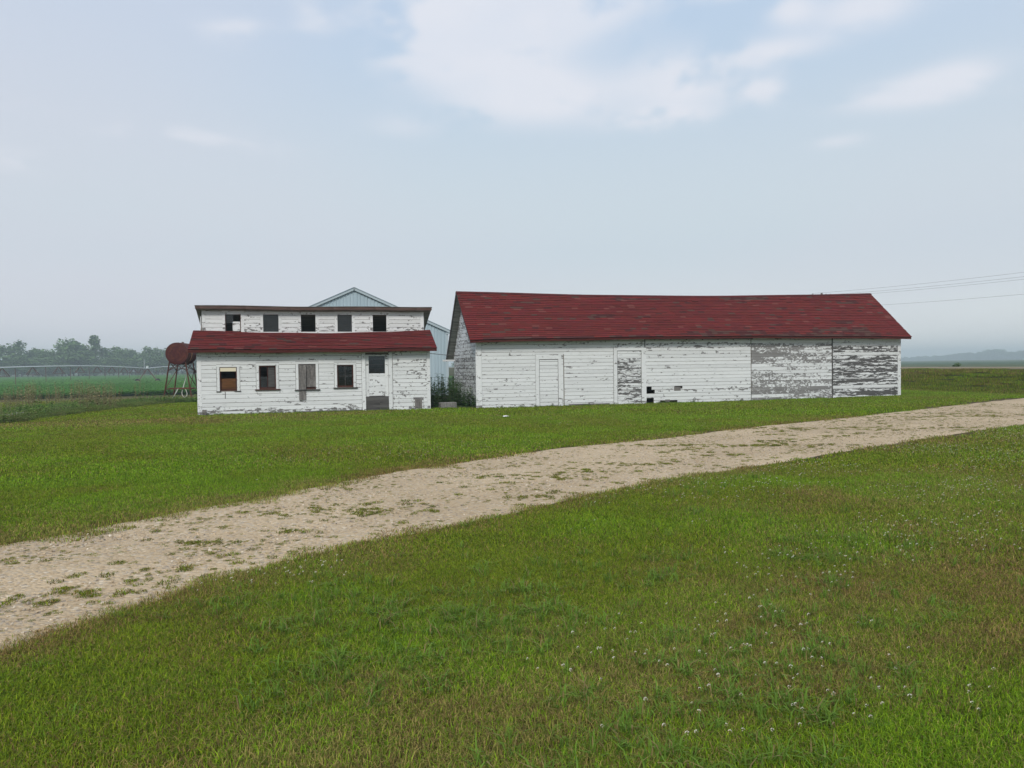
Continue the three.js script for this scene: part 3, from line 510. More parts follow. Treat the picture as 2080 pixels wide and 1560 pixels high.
// ------------------------------------------------------------------ pale blue steel shed behind
{
  const A = thing('steel_shed', 'pale blue ribbed steel shed with a gable end rising behind the poultry house', 'building', [3.42, -0.75, -52]);
  const half = 6.25, eav = 4.72, pk = 7.5, base = 0;
  const sm = S({ color: lin(0.40, 0.50, 0.55), roughness: 0.5, metalness: 0.0 }), sm2 = S({ color: lin(0.42, 0.52, 0.57), roughness: 0.5 }), trim = S({ color: lin(0.41, 0.49, 0.53), roughness: 0.5 });
  const yTop = (x) => mix(pk, eav, Math.abs(x) / half), wall = new THREE.Group(); wall.name = 'gable_wall'; A.add(wall);
  const pw = half * 2 / 14;
  for (let k = 0; k < 14; k++) {
    const b = new GB(), xa = -half + k * pw, n = 4, rw = pw / n;
    for (let q = 0; q < n; q++) {
      const s = xa + q * rw, pr = [[0, 0], [rw * 0.26, 0], [rw * 0.3, 0.01], [rw * 0.4, 0.01], [rw * 0.44, 0], [rw * 0.6, 0], [rw * 0.68, 0.05], [rw * 0.82, 0.05], [rw * 0.97, 0], [rw, 0]];
      for (let i = 0; i < pr.length - 1; i++) { const a = s + pr[i][0], c = s + pr[i + 1][0]; b.quad([a, base, pr[i][1]], [c, base, pr[i + 1][1]], [c, yTop(c), pr[i + 1][1]], [a, yTop(a), pr[i][1]]); }
    }
    mesh('wall_panel', b.geo(), k % 2 ? sm : sm2, wall);
  }
  for (const s of [-1, 1]) {
    mesh('corner_trim', boxGeo(s > 0 ? half - 0.14 : -half - 0.02, s > 0 ? half + 0.02 : -half + 0.14, 0, eav, 0.034, 0.06), trim, A);
    mesh('rake_trim', barGeo([0, pk + 0.02, 0.1], [s * (half + 0.45), eav - 0.18, 0.1], 0.2, 0.1), trim, A);
    const b = new GB(), q = [[0, pk + 0.1, 0.2], [s * (half + 0.5), eav - 0.12, 0.2], [s * (half + 0.5), eav - 0.12, -18], [0, pk + 0.1, -18]]; b.quad(...(s > 0 ? q : q.reverse())); const m = sm.clone(); m.side = THREE.DoubleSide; mesh('roof_sheet', b.geo(), m, A);
    mesh('side_wall', boxGeo(s > 0 ? half - 0.05 : -half, s > 0 ? half : -half + 0.05, 0, eav - 0.02, -18, -0.002), sm, A);
    mesh('eave_return', boxGeo(s > 0 ? half - 0.1 : -half - 0.5, s > 0 ? half + 0.5 : -half + 0.1, eav - 0.22, eav - 0.14, 0.0, 0.12), trim, A);
  }
  mesh('back_wall', boxGeo(-half, half, 0, eav, -18.05, -18), sm, A);
}

// ------------------------------------------------------------------ fuel tank on its stand
{
  const T = thing('fuel_tank', 'rusty red cylindrical tank on a tall angle-iron stand beside the poultry house', 'tank', [-6.55, -0.33, -45.4], -8 * DEG);
  const rustT = tex(512, 512, (i, j, u, v) => { const a = fbm(u * 7, v * 7, 5, 3), b = fbm(u * 30, v * 9, 3, 6), d = sstep(0.55, 0.75, fbm(u * 12, v * 12, 4, 9)); const c = [0.055 + 0.03 * a + 0.035 * d, 0.017 + 0.007 * a + 0.014 * d, 0.018 + 0.006 * b].map((q) => q * (0.7 + 0.6 * b)); return c.map(l2s); });
  const rust = S({ map: rustT, roughness: 0.75 }), iron = S({ color: lin(0.09, 0.05, 0.04), roughness: 0.9 }), ironR = S({ color: lin(0.13, 0.055, 0.04), roughness: 0.9 }), hoseM = S({ color: lin(0.55, 0.56, 0.52), roughness: 0.6 });
  const R = 0.585, L = 1.75, cy = 2.2 + R;
  const body = new THREE.CylinderGeometry(R, R, L, 48, 1, true); body.rotateX(Math.PI / 2); const tank = mesh('tank', body, rust, T, [0, cy, -L / 2 + 0.1]);
  for (const s of [1, -1]) { const pts = []; for (let i = 0; i <= 8; i++) pts.push(new THREE.Vector2(R * i / 8, 0.05 * (1 - (i / 8) ** 2))); const e = new THREE.LatheGeometry(pts, 48); e.rotateX(s * Math.PI / 2); mesh('end_cap', e, rust, tank, [0, 0, s * L / 2]); const rim = new THREE.TorusGeometry(R, 0.014, 8, 48); mesh('rim', rim, rust, tank, [0, 0, s * L / 2]); }
  const cap = new THREE.CylinderGeometry(0.06, 0.06, 0.09, 14); mesh('filler_cap', cap, iron, tank, [0.02, R + 0.03, -0.2]); mesh('vent', new THREE.CylinderGeometry(0.02, 0.02, 0.06, 8), iron, tank, [-0.1, R + 0.02, 0.2]);
  const ft = [[-0.78, 0.12], [0.78, 0.12], [-0.74, -1.5], [0.74, -1.5]], tp = [[-0.42, 0.0], [0.4, 0.0], [-0.4, -1.45], [0.4, -1.45]], ht = 2.36;
  const at = (i, t) => [mix(ft[i][0], tp[i][0], t), t * ht, mix(ft[i][1], tp[i][1], t)];
  for (let i = 0; i < 4; i++) { mesh('leg', mergeGeometries([barGeo(at(i, 0), at(i, 1), 0.07, 0.012), barGeo(at(i, 0).map((v, q) => q === 2 ? v + 0.03 : v), at(i, 1).map((v, q) => q === 2 ? v + 0.03 : v), 0.012, 0.07)]), ironR, T); }
  for (const [a, b] of [[0, 1], [2, 3], [0, 2], [1, 3]]) { mesh('cross_beam', barGeo(at(a, 0.36), at(b, 0.36), 0.02, 0.06), ironR, T); for (const [p, q] of [[0.99, 0.78], [0.78, 0.99]]) mesh('brace', barGeo(at(a, p), at(b, q), 0.035, 0.02), iron, T); }
  for (const [a, b] of [[0, 2], [1, 3]]) mesh('brace', barGeo(at(a, 0.36), at(b, 0.8), 0.035, 0.02), iron, T);
  mesh('brace', barGeo(at(0, 0.34), at(2, 0.02), 0.035, 0.02), ironR, T); mesh('brace', barGeo(at(1, 0.76), at(3, 0.36), 0.035, 0.02), iron, T);
  box('shelf_plate', -0.62, 0.6, 0.83, 0.9, -0.95, -0.55, ironR, T);
  mesh('strap', new THREE.TorusGeometry(R + 0.006, 0.012, 6, 48), rust, tank, [0, 0, 0.35]); mesh('strap', new THREE.TorusGeometry(R + 0.006, 0.012, 6, 48), rust, tank, [0, 0, -0.45]);
  box('valve', 0.5, 0.64, 1.7, 1.86, -1.3, -1.15, iron, T, 0.02);
  mesh('hose', tubeGeo([[0.5, 1.8, -1.2], [0.2, 1.78, -1.1], [0.12, 1.3, -0.9], [0.06, 0.9, -0.7], [0.02, 0.55, -0.6], [0.16, 0.36, -0.55], [0.3, 0.5, -0.55], [0.2, 0.88, -0.6]], 0.02, 50), hoseM, T);
  mesh('hose', tubeGeo([[-0.15, 0.85, -0.5], [-0.25, 0.62, -0.4], [-0.4, 0.25, -0.1], [-0.55, 0.05, 0.1]], 0.022, 24), hoseM, T);
  mesh('hose', tubeGeo([[0.62, cy + 0.25, -0.4], [0.66, cy + 0.0, -0.4], [0.6, cy - 0.25, -0.42], [0.52, cy - 0.4, -0.45]], 0.014, 16), S({ color: lin(0.4, 0.22, 0.12) }), T);
}

// ------------------------------------------------------------------ small things by the buildings
{
  const f = thing('wire_panel', 'rusty wire stock panel closing the gap between the two white buildings', 'fence', [4.98, -0.25, -33.4]);
  const wm = S({ color: lin(0.16, 0.15, 0.15), roughness: 0.7 });
  for (let x = 0; x <= 2.0; x += 0.155) mesh('upright_wire', rodGeo([x, 0, 0], [x, 1.36, 0], 0.006, 5), wm, f);
  for (const y of [0.1, 0.25, 0.42, 0.6, 0.8, 1.05, 1.34]) mesh('cross_wire', rodGeo([-0.02, y, 0.008], [2.03, y, 0.008], 0.006, 5), wm, f);
  const c = mesh('overhead_cable', tubeGeo([[4.95, 2.1, -30.7], [5.6, 2.06, -31.5], [6.3, 2.03, -33], [6.98, 2.04, -34.6]], 0.012, 20), wm, scene); tag(c, 'thin cable strung from the poultry house eave to the long shed', 'cable');
  const bl = box('concrete_block', -0.34, 0.36, 0, 0.27, -0.2, 0.2, M.concrete, scene, 0.03); bl.position.set(5.75, G(5.75, -31.3) - 0.01, -31.3); bl.rotation.y = 0.15; tag(bl, 'pale weathered concrete block lying under the weeds between the buildings', 'block');
  const st = box('wood_stub', -0.07, 0.07, 0, 0.24, -0.06, 0.06, M.grey, scene, 0.01); st.position.set(-3.5, G(-3.5, -30.35) - 0.02, -30.4); st.rotation.z = 0.04; tag(st, 'short grey timber stub at the corner of the poultry house', 'post');
  const lb = new GB(), rl = rng(9); for (let i = 0; i < 10; i++) { const a = i / 10 * 6.283, b = (i + 1) / 10 * 6.283, q = (t) => [Math.cos(t) * 0.1 * (0.7 + 0.5 * rl()), 0.01 + 0.04 * rl(), Math.sin(t) * 0.07]; lb.tri([0, 0.06, 0], q(b), q(a), null); lb.tri([0, 0.03, 0.02], q(a), q(b), null); }
  const li = mesh('paper_scrap', lb.geo(), S({ color: lin(0.8, 0.8, 0.8), side: THREE.DoubleSide }), scene, [6.45, G(6.45, -24.47) + 0.03, -24.47]); tag(li, 'crumpled white paper scrap lying on the lawn before the long shed', 'litter');
  // old foundation kerb
  const k = thing('foundation_wall', 'low broken concrete foundation overgrown with weeds beside the lawn', 'wall', [-10.1, -0.3, -36]);
  box('wall_section', -0.18, 0.18, -0.25, 0.3, -2.4, 3.6, M.concrete, k, 0.03); box('wall_section', -0.15, 0.17, -0.25, 0.38, 3.61, 5.2, M.concrete, k, 0.03); box('wall_section', -0.18, 0.16, -0.35, 0.2, -7.5, -2.41, M.concrete, k, 0.03);
}

// ------------------------------------------------------------------ lawn
const inView = (x, z, m = 5) => { const a = Math.atan2(x, -z) / DEG - 15.25; return Math.abs(a) < 34 + m + 90 / Math.max(2, Math.hypot(x, z)) && z < 1; };
const inside = (x, z) => (x > -3.75 && x < 4.95 && z < -30.62 && z > -36.4) || (x > 6.95 && x < 28.15 && z < -31.22 && z > -36.1) || (x > -2.9 && x < 9.7 && z < -51.9 && z > -70) || (x > -10.3 && x < -9.9 && z < -29 && z > -43.4);
const leafM = (o = {}) => new THREE.MeshPhysicalMaterial({ vertexColors: true, roughness: 0.9, transmission: 0.35, thickness: 0, side: THREE.DoubleSide, specularIntensity: 0.2, ...o });
const bladeM = leafM();
function blade(b, x, z, w, h, ang, lean, curl, col, y = 0) {
  const dx = Math.cos(ang), dz = Math.sin(ang), px = -dz * w / 2, pz = dx * w / 2, mx = x + dx * lean * 0.4, mz = z + dz * lean * 0.4, my = y + h * 0.6, tx = x + dx * lean, tz = z + dz * lean, ty = y + h * (1 - curl);
  const A = [x - px, y, z - pz], B = [x + px, y, z + pz], C = [mx + px * 0.8, my, mz + pz * 0.8], D = [mx - px * 0.8, my, mz - pz * 0.8];
  b.quad(A, B, C, D, col); b.tri(D, C, [tx, ty, tz], col);
}
function grassCol(r, dry, k = 1) {
  const t = r(), b = (0.45 + 1.1 * r()) * k;
  if (r() < dry) return t < 0.45 ? [0.34 * b, 0.25 * b, 0.09 * b] : t < 0.8 ? [0.25 * b, 0.215 * b, 0.06 * b] : [0.16 * b, 0.105 * b, 0.045 * b];
  return t < 0.5 ? [0.175 * b, 0.275 * b, 0.012 * b] : t < 0.8 ? [0.24 * b, 0.325 * b, 0.015 * b] : [0.115 * b, 0.215 * b, 0.014 * b];
}
function patch(seed, rad, n, w, h, dry) {
  const r = rng(seed), b = new GB();
  for (let i = 0; i < n; i++) {
    const a = r() * 6.283, q = rad * Math.sqrt(r()) * (0.9 + 0.25 * r()), hh = h * (0.45 + 0.75 * r());
    blade(b, Math.cos(a) * q, Math.sin(a) * q, w * (0.7 + 0.6 * r()), hh, r() * 6.283, hh * (0.3 + 1.3 * r() * r()), 0.05 + 0.4 * r(), grassCol(r, dry), -0.004);
  }
  return b.geo();
}
function scatter(group, name, geos, places, mat) { // places: [x, y, z, turn, scale, sy, variant, r, g, b]
  const o = new THREE.Object3D(), c = new THREE.Color();
  geos.forEach((g, v) => {
    const list = places.filter((p) => p[6] === v); if (!list.length) return;
    const im = new THREE.InstancedMesh(g, mat, list.length);
    list.forEach((p, i) => { o.position.set(p[0], p[1], p[2]); o.rotation.set(0, p[3], 0); o.scale.set(p[4], p[5], p[4]); o.updateMatrix(); im.setMatrixAt(i, o.matrix); im.setColorAt(i, c.setRGB(p[7], p[8], p[9])); });
    im.name = name; im.userData.kind = 'stuff'; im.castShadow = im.receiveShadow = true; group.add(im);
  });
}
{
  const lawn = thing('lawn_grass', 'mown green lawn grass with dry straw-coloured patches around the driveway', 'grass', [0, 0, 0], 0, null, 'stuff');
  const r = rng(900), bands = [[0, 6.5, 0.2, 900, 0.0034, 0.052], [6.5, 13, 0.3, 800, 0.0055, 0.055], [13, 26, 0.5, 620, 0.0115, 0.06], [26, 64, 0.9, 620, 0.021, 0.07]];
  bands.forEach(([d0, d1, rad, n, w, h], bi) => {
    const geos = []; const drys = [0.08, 0.24, 0.45, 0.7]; drys.forEach((d, k) => { for (let v = 0; v < 3; v++) geos.push(patch(1000 + bi * 50 + k * 10 + v, rad, n, w, h, d)); });
    const places = [], st = rad * 0.86;
    for (let x = -46; x < 58; x += st) for (let z = -66; z < 1; z += st) {
      const px = x + (r() - 0.5) * st * 0.9, pz = z + (r() - 0.5) * st * 0.9, k0 = r(), k1 = r(), k2 = r(), k3 = r(), k4 = r(), d = Math.hypot(px, pz);
      if (d < d0 - 0.1 || d > d1 + 0.1 || !inView(px, pz) || inside(px, pz) || px > 43.6 || d < 1.4) continue;
      if (px > 5 && px < 28 && pz < -36.5 || px > -3.9 && px < 5 && pz < -37) continue;
      const dr = inDrive(px, pz); if (dr > -0.02 - rad * 0.72) { if (rad > 0.4 || dr > -0.02 || k4 < 0.6 || pz > along(DRIVE_NEAR, px) - 0.8) continue; }
      const dd = clamp(dryness(px, pz) + (k0 - 0.5) * 0.22), v = Math.min(3, Math.floor(dd * 4.2)) * 3 + Math.floor(k1 * 2.99);
      const bank = sstep(35, 38, px), lush = fbm(px * 0.7, pz * 0.7, 3, 88), f = 0.86 + 0.28 * k2, gr = mix(0.92, 1.12, sstep(0.4, 0.65, lush));
      places.push([px, G(px, pz), pz, k3 * 6.283, 1, (0.75 + 0.5 * lush) * (1 + bank * 1.6 * sstep(43.6, 41.5, px)), v, f * mix(1, 0.8, bank), f * gr * mix(1, 0.74, bank), f * mix(1, 0.8, bank)]);
    }
    scatter(lawn, 'grass_patch', geos, places, bladeM);
  });
  // coarse broad-bladed clumps standing above the lawn
  const tg = []; for (let v = 0; v < 5; v++) { const q = rng(1500 + v), b = new GB(); for (let i = 0; i < 16; i++) { const h = 0.06 + 0.08 * q(), bb = 0.8 + 0.5 * q(); blade(b, (q() - 0.5) * 0.08, (q() - 0.5) * 0.08, 0.005 + 0.004 * q(), h, q() * 6.283, h * (0.4 + 0.9 * q()), 0.1 + 0.4 * q(), q() < 0.12 ? [0.3 * bb, 0.24 * bb, 0.1 * bb] : [0.15 * bb, 0.265 * bb, 0.035 * bb]); } tg.push(b.geo()); }
  const tp = [], knots = [[0.42, -4.64, 0.4], [0.2, -3.95, 0.3], [2.25, -3.74, 0.3], [2.4, -3.3, 0.35], [1.23, -4.4, 0.3], [1.18, -3.07, 0.3], [1.0, -4.95, 0.35], [3.4, -4.2, 0.4], [2.1, -5.6, 0.5], [0.0, -5.4, 0.4], [4.4, -5.4, 0.4], [1.7, -2.9, 0.3]];
  for (let i = 0; i < 620; i++) { const k0 = r(), k = r(), k2 = r(), k3 = r(), k4 = r(), kn = knots[Math.floor(k0 * knots.length)], a = k2 * 6.283, q = kn[2] * Math.sqrt(k3) * 1.3; const free = i % 5 === 0, x = free ? -1.6 + k * 8 : kn[0] + Math.cos(a) * q * 1.4, z = free ? -2.6 - k3 * 7 : kn[1] + Math.sin(a) * q; if (inDrive(x, z) > -0.15 || !inView(x, z)) continue; const f = 0.75 + 0.25 * k4; tp.push([x, G(x, z), z, k4 * 6.283, 0.6 + 0.5 * k3, 0.6 + 0.55 * k, i % 5, f, f, f]); }
  scatter(lawn, 'grass_clump', tg, tp, bladeM);
  // weeds that push up through the gravel
  const wd = thing('driveway_weeds', 'low green weeds growing through the gravel driveway', 'weeds', [0, 0, 0], 0, null, 'stuff');
  const wg = []; for (let v = 0; v < 4; v++) { const q = rng(1600 + v), b = new GB(); for (let i = 0; i < 70; i++) { const a = q() * 6.283, d = 0.09 * Math.sqrt(q()), h = 0.012 + 0.03 * q(); blade(b, Math.cos(a) * d, Math.sin(a) * d, 0.005 + 0.005 * q(), h, q() * 6.283, h * (0.6 + q()), 0.3 * q(), grassCol(q, 0.3, 0.85)); } wg.push(b.geo()); }
  const wp = [], spots = [[-0.17, -8.0, 0.42, 0.16], [-1.7, -6.7, 0.35, 0.13], [-1.5, -6.2, 0.3, 0.1], [-1.76, -5.97, 0.25, 0.12], [-1.35, -6.95, 0.4, 0.12], [-1.0, -7.74, 0.4, 0.14], [0.88, -8.67, 0.6, 0.16], [-0.35, -9.0, 0.5, 0.2], [2.27, -10.4, 0.7, 0.18], [3.3, -10.7, 0.8, 0.2], [4.9, -11.9, 1.2, 0.25], [8.5, -13.8, 2.4, 0.3], [13.5, -16, 3, 0.4], [19, -18.6, 3, 0.4]];
  for (let i = 0; i < 34000; i++) {
    const x = -6 + Math.pow(r(), 1.3) * 32, zf = along(DRIVE_FAR, x), zn = along(DRIVE_NEAR, x), t = r(), z = mix(zf, zn, t), k = r(), k2 = r(), k3 = r(); const dr = inDrive(x, z); if (dr < 0 || !inView(x, z, 2)) continue;
    let p = 0.42 * sstep(0.48, 0.7, fbm(x * 1.5, z * 2.4, 4, 222)) * (0.35 + 0.65 * sstep(0.28, 0.06, Math.abs(t - 0.5))) + 0.08 * sstep(0.4, 0, dr);
    for (const s of spots) { const e = ((x - s[0]) / s[2]) ** 2 + ((z - s[1] - 0.42 * (x - s[0])) / s[3]) ** 2; if (e < 4) p += 0.95 * Math.exp(-e * 1.5) * sstep(0.38, 0.55, fbm(x * 3, z * 5, 3, 321)); }
    const speck = k > p * 0.55; if (k > p * 0.55 + 0.3 * sstep(0.3, 0.6, fbm(x * 2.2, z * 3, 3, 411))) continue; const s = speck ? 0.12 + 0.2 * k2 : 0.25 + 0.6 * k2 * k2 + (x > 6 ? 0.1 : 0), d = 0.8 + 0.5 * k3; wp.push([x, G(x, z) + 0.012, z, k3 * 6.283, s, s * 0.9, i % 4, d * (k2 < 0.25 ? 1.35 : 0.95), d * (k2 < 0.25 ? 0.95 : 0.85), d * 0.9]);
  }
  scatter(wd, 'weed_tuft', wg, wp, bladeM);
}
// white clover heads
{
  const r = rng(2100), b = new GB();
  const head = (bb, y0, s, c1, c2, q) => { for (let i = 0; i < 26; i++) { const a = q() * 6.283, e = -0.3 + 1.8 * q(), d = [Math.cos(a) * Math.cos(e), Math.sin(e), Math.sin(a) * Math.cos(e)], p = d.map((v, k) => v * s + (k === 1 ? y0 : 0)), t = [-d[2], 0.3, d[0]], n = d.map((v, k) => p[k] + v * s * 0.5), w = s * 0.42; bb.tri(p.map((v, k) => v - t[k] * w), p.map((v, k) => v + t[k] * w), n, e < 0.15 ? c2 : c1); } };
  const geos = [0, 1, 2].map((v) => { const q = rng(2200 + v), g = new GB(), h = 0.07 + 0.012 * v; for (let i = 0; i < 3; i++) { const a = i * 2.1, c = (t) => [Math.cos(a + t) * 0.0012, 0, Math.sin(a + t) * 0.0012]; const p = c(0), s = c(2.1); g.quad(p, s, [s[0], h, s[2]], [p[0], h, p[2]], [0.09, 0.15, 0.03]); } head(g, h, 0.0065, [0.74, 0.7, 0.62], v === 2 ? [0.4, 0.24, 0.14] : [0.62, 0.52, 0.42], q); return g.geo(); });
  const pts = [];
  for (let i = 0; i < 90000 && pts.length < 2300; i++) {
    const far = r() < 0.22, x = far ? -3 + r() * 28 : -1.5 + r() * 19, z = far ? -14 - r() * 16 : -2.6 - r() * 13, k = r(); if (!inView(x, z, 1) || inDrive(x, z) > -0.25 || inside(x, z)) continue;
    const side = along(DRIVE_NEAR, x) < z ? 1 : 0.3, c = fbm(x * 0.55, z * 0.8, 3, 333) + 0.1 * sstep(0, 3, x) - 0.06 * sstep(1, -1, x); if (k > side * sstep(0.48, 0.7, c) * 0.4) continue;
    pts.push([x, z, Math.hypot(x, z)]);
  }
  pts.sort((p, q) => p[2] - q[2]);
  const m = S({ vertexColors: true, side: THREE.DoubleSide, roughness: 0.9 });
  pts.slice(0, 300).forEach((p, i) => { const o = mesh('clover_flower', geos[i % 3], m, scene, [p[0], G(p[0], p[1]), p[1]]); o.rotation.y = r() * 6; o.rotation.z = (r() - 0.5) * 0.5; o.scale.setScalar(0.8 + 0.4 * r()); tag(o, 'small white clover head standing in the near lawn', 'flower', 'clover heads in the near lawn'); });
  const st = thing('far_clover', 'sprinkling of white clover flowers in the lawn further off', 'clover', [0, 0, 0], 0, null, 'stuff');
  scatter(st, 'clover_head', geos, pts.slice(300).map((p, i) => [p[0], G(p[0], p[1]) + 0.01, p[1], i, 1.2, 1, i % 3, 1, 1, 1]), m);
}

// ------------------------------------------------------------------ weeds, bush
function leaf(b, p, s, dir, tilt, col, r) { // a pointed leaf of two bent faces
  const c = Math.cos(dir), n = Math.sin(dir), len = s, w = s * 0.36, up = Math.sin(tilt) * len, out = Math.cos(tilt) * len;
  const m = [p[0] + c * out * 0.5, p[1] + up * 0.5 + s * 0.06, p[2] + n * out * 0.5], t = [p[0] + c * out, p[1] + up - s * 0.08, p[2] + n * out], a = [m[0] - n * w, m[1] - s * 0.08, m[2] + c * w], d = [m[0] + n * w, m[1] - s * 0.08, m[2] - c * w];
  b.tri(p, a, m, col); b.tri(p, m, d, col); b.tri(a, t, m, col); b.tri(m, t, d, col);
}
function weed(seed, h, n, ls, spread, pal, stem = [0.1, 0.14, 0.05]) {
  const r = rng(seed), b = new GB();
  for (let s = 0; s < n; s++) {
    const a = r() * 6.283, rx = Math.cos(a) * spread * Math.sqrt(r()), rz = Math.sin(a) * spread * Math.sqrt(r()), hh = h * (0.55 + 0.5 * r()), lx = rx * 0.5 * r() + (r() - 0.5) * 0.2 * h, lz = rz * 0.5 * r() + (r() - 0.5) * 0.2 * h, w = 0.004 + 0.003 * h;
    b.quad([rx - w, 0, rz], [rx + w, 0, rz], [rx + lx + w * 0.5, hh, rz + lz], [rx + lx - w * 0.5, hh, rz + lz], stem); b.quad([rx, 0, rz - w], [rx, 0, rz + w], [rx + lx, hh, rz + lz + w * 0.5], [rx + lx, hh, rz + lz - w * 0.5], stem);
    const k = Math.ceil(hh / (ls * 0.45)); for (let i = 1; i <= k; i++) { const t = i / k, d = i * 2.4 + r(), c = pal[Math.floor(r() * pal.length)], q = 0.8 + 0.4 * r(); leaf(b, [rx + lx * t, hh * t, rz + lz * t], ls * (0.6 + 0.6 * r()) * (1.1 - 0.4 * t), d, -0.2 + 0.8 * r(), c.map((v) => v * q), r); }
  }
  return b.geo();
}
const GREEN = [[0.12, 0.21, 0.035], [0.15, 0.25, 0.045], [0.09, 0.17, 0.035]], DARKG = [[0.035, 0.10, 0.022], [0.05, 0.13, 0.026], [0.028, 0.075, 0.02]], STRAW = [[0.34, 0.29, 0.15], [0.25, 0.23, 0.11], [0.17, 0.2, 0.08]];
const weedM = leafM({ transmission: 0.25 });
{
  const places = [[5.15, -31.6, 1.15], [5.5, -32.1, 1.3], [5.9, -32.3, 1.45], [6.25, -32.0, 1.2], [6.55, -31.9, 0.9], [6.75, -31.5, 0.6], [5.3, -32.8, 1.2], [6.3, -32.9, 1.3]];
  const B = thing('weed_bush', 'dark green leafy weed bush filling the gap between the two white buildings', 'bush', [5.9, G(5.9, -32) - 0.02, -32]);
  places.forEach(([x, z, h], i) => mesh('stalk_cluster', weed(2500 + i, h, 30, 0.15, 0.34, DARKG), weedM, B, [x - 5.9, 0, z + 32]));
  // strip of rank weeds along the old foundation
  const W = thing('weed_strip', 'rank green weeds and straw-coloured stalks along the old foundation', 'weeds', [0, 0, 0], 0, null, 'stuff'), r = rng(2600);
  const geos = [weed(2601, 0.4, 16, 0.11, 0.35, GREEN), weed(2602, 0.55, 14, 0.13, 0.35, GREEN), weed(2603, 0.35, 20, 0.08, 0.4, [...GREEN, ...STRAW]), weed(2604, 0.95, 7, 0.1, 0.3, STRAW, [0.22, 0.18, 0.1]), weed(2605, 0.3, 20, 0.09, 0.4, [[0.08, 0.16, 0.03], [0.11, 0.19, 0.04], [0.14, 0.17, 0.05]])];
  const pl = []; for (let i = 0; i < 820; i++) {
    const t = r(), k = r(), k2 = r(), x = -10.2 + (k - 0.4) * 2.6 * (0.6 + 0.9 * t) + Math.pow(t, 2) * 1.6, z = -29.2 - t * 15; if (Math.abs(x + 10.1) < 0.2 && z > -43) continue;
    let v = k2 < 0.4 ? 0 : k2 < 0.6 ? 1 : k2 < 0.8 ? 2 : k2 < 0.95 ? 4 : 3; if (x > -9.8) v = k2 < 0.5 ? 4 : k2 < 0.8 ? 0 : 2; const s = (0.6 + 0.6 * r()) * (x > -9.6 ? 0.62 : 0.9); pl.push([x, G(x, z) - 0.02, z, r() * 6.28, s, s, v, 0.85 + 0.35 * k, 0.9 + 0.25 * k2, 1]);
  }
  for (let i = 0; i < 160; i++) { const t = r(), x = -9.2 + t * 5.2, z = -44.4 + (r() - 0.5) * 2.2 - t * 0.3, s = 0.5 + 0.5 * r(); pl.push([x, G(x, z) - 0.02, z, r() * 6.28, s, s, [0, 2, 4, 0, 1][i % 5], 0.95, 1, 1]); }
  for (let i = 0; i < 34; i++) { const x = -14 + r() * 6.5, z = -37 - r() * 9, s = 0.7 + 0.6 * r(); pl.push([x, G(x, z), z, r() * 6.28, s, s * 1.1, 3, 1, 1, 1]); }
  for (let i = 0; i < 120; i++) { const t = r(), x = -10.6 - r() * 1.2 + t * 0.3, z = -27 - t * 5, s = 0.5 + 0.5 * r(); pl.push([x, G(x, z), z, r() * 6.28, s, s, [4, 0, 2][i % 3], 0.9, 0.95, 1]); }
  for (let i = 0; i < 150; i++) { const front = i < 90, x = front ? 7.2 + r() * 20 : 5 + r() * 2, z = front ? -31.12 + r() * 0.1 : -31 - r() * 1.5, s = 0.22 + 0.34 * r() * r(); pl.push([x, G(x, z), z, r() * 6.28, s, s, 4, 1.1, 1.1, 1]); }
  for (let i = 0; i < 60; i++) { const x = -3.6 + r() * 8.4, z = -30.5 + r() * 0.1, s = 0.2 + 0.32 * r() * r(); pl.push([x, G(x, z), z, r() * 6.28, s, s, 4, 1.1, 1.1, 1]); }
  scatter(W, 'weed_plant', geos, pl, weedM);
}

// ------------------------------------------------------------------ soybean field
{
  const C = thing('crop_field', 'dense green soybean crop stretching to the wood behind the irrigation pipe', 'crop', [0, 0, 0], 0, null, 'stuff'), r = rng(3000);
  const mk = (seed, rad, n, s, h) => { const q = rng(seed), b = new GB(); for (let i = 0; i < n; i++) { const a = q() * 6.283, d = rad * Math.sqrt(q()), y = h * (0.25 + 0.75 * Math.sqrt(q())), c = [[0.05, 0.16, 0.02], [0.065, 0.195, 0.025], [0.042, 0.13, 0.02]][Math.floor(q() * 3)], k = 0.8 + 0.4 * q(); leaf(b, [Math.cos(a) * d, y, Math.sin(a) * d], s * (0.7 + 0.6 * q()), q() * 6.283, -0.5 + 0.8 * q(), c.map((v) => v * k), q); } return b.geo(); };
  const near = [0, 1, 2].map((v) => mk(3100 + v, 1.0, 260, 0.2, 0.62)), far = [0, 1].map((v) => mk(3200 + v, 2.6, 320, 0.5, 0.62));
  const A = [], F = [];
  for (let z = -90; z > -150; z -= 1.15) for (let x = -70; x < -6; x += 1.2) { const px = x + (r() - 0.5) * 0.7, pz = z + (r() - 0.5) * 0.3, k = r(); if (!inView(px, pz, 1)) continue; const f = 0.85 + 0.3 * fbm(px * 0.1, pz * 0.1, 3, 5) + 0.1 * k; A.push([px, G(px, pz), pz, k * 6.28, 1, 0.9 + 0.2 * k, Math.floor(k * 2.99), f, f, f]); }
  for (let z = -150; z > -480; z -= 3.4) for (let x = -205; x < 30; x += 3.2) { const px = x + (r() - 0.5) * 2, pz = z + (r() - 0.5) * 2, k = r(); if (!inView(px, pz, 1)) continue; const f = 0.85 + 0.3 * fbm(px * 0.05, pz * 0.05, 3, 5) + 0.1 * k; F.push([px, G(px, pz), pz, k * 6.28, 1, 1, Math.floor(k * 1.99), f, f, f]); }
  scatter(C, 'crop_row', near, A, weedM); scatter(C, 'crop_mass', far, F, weedM);
}

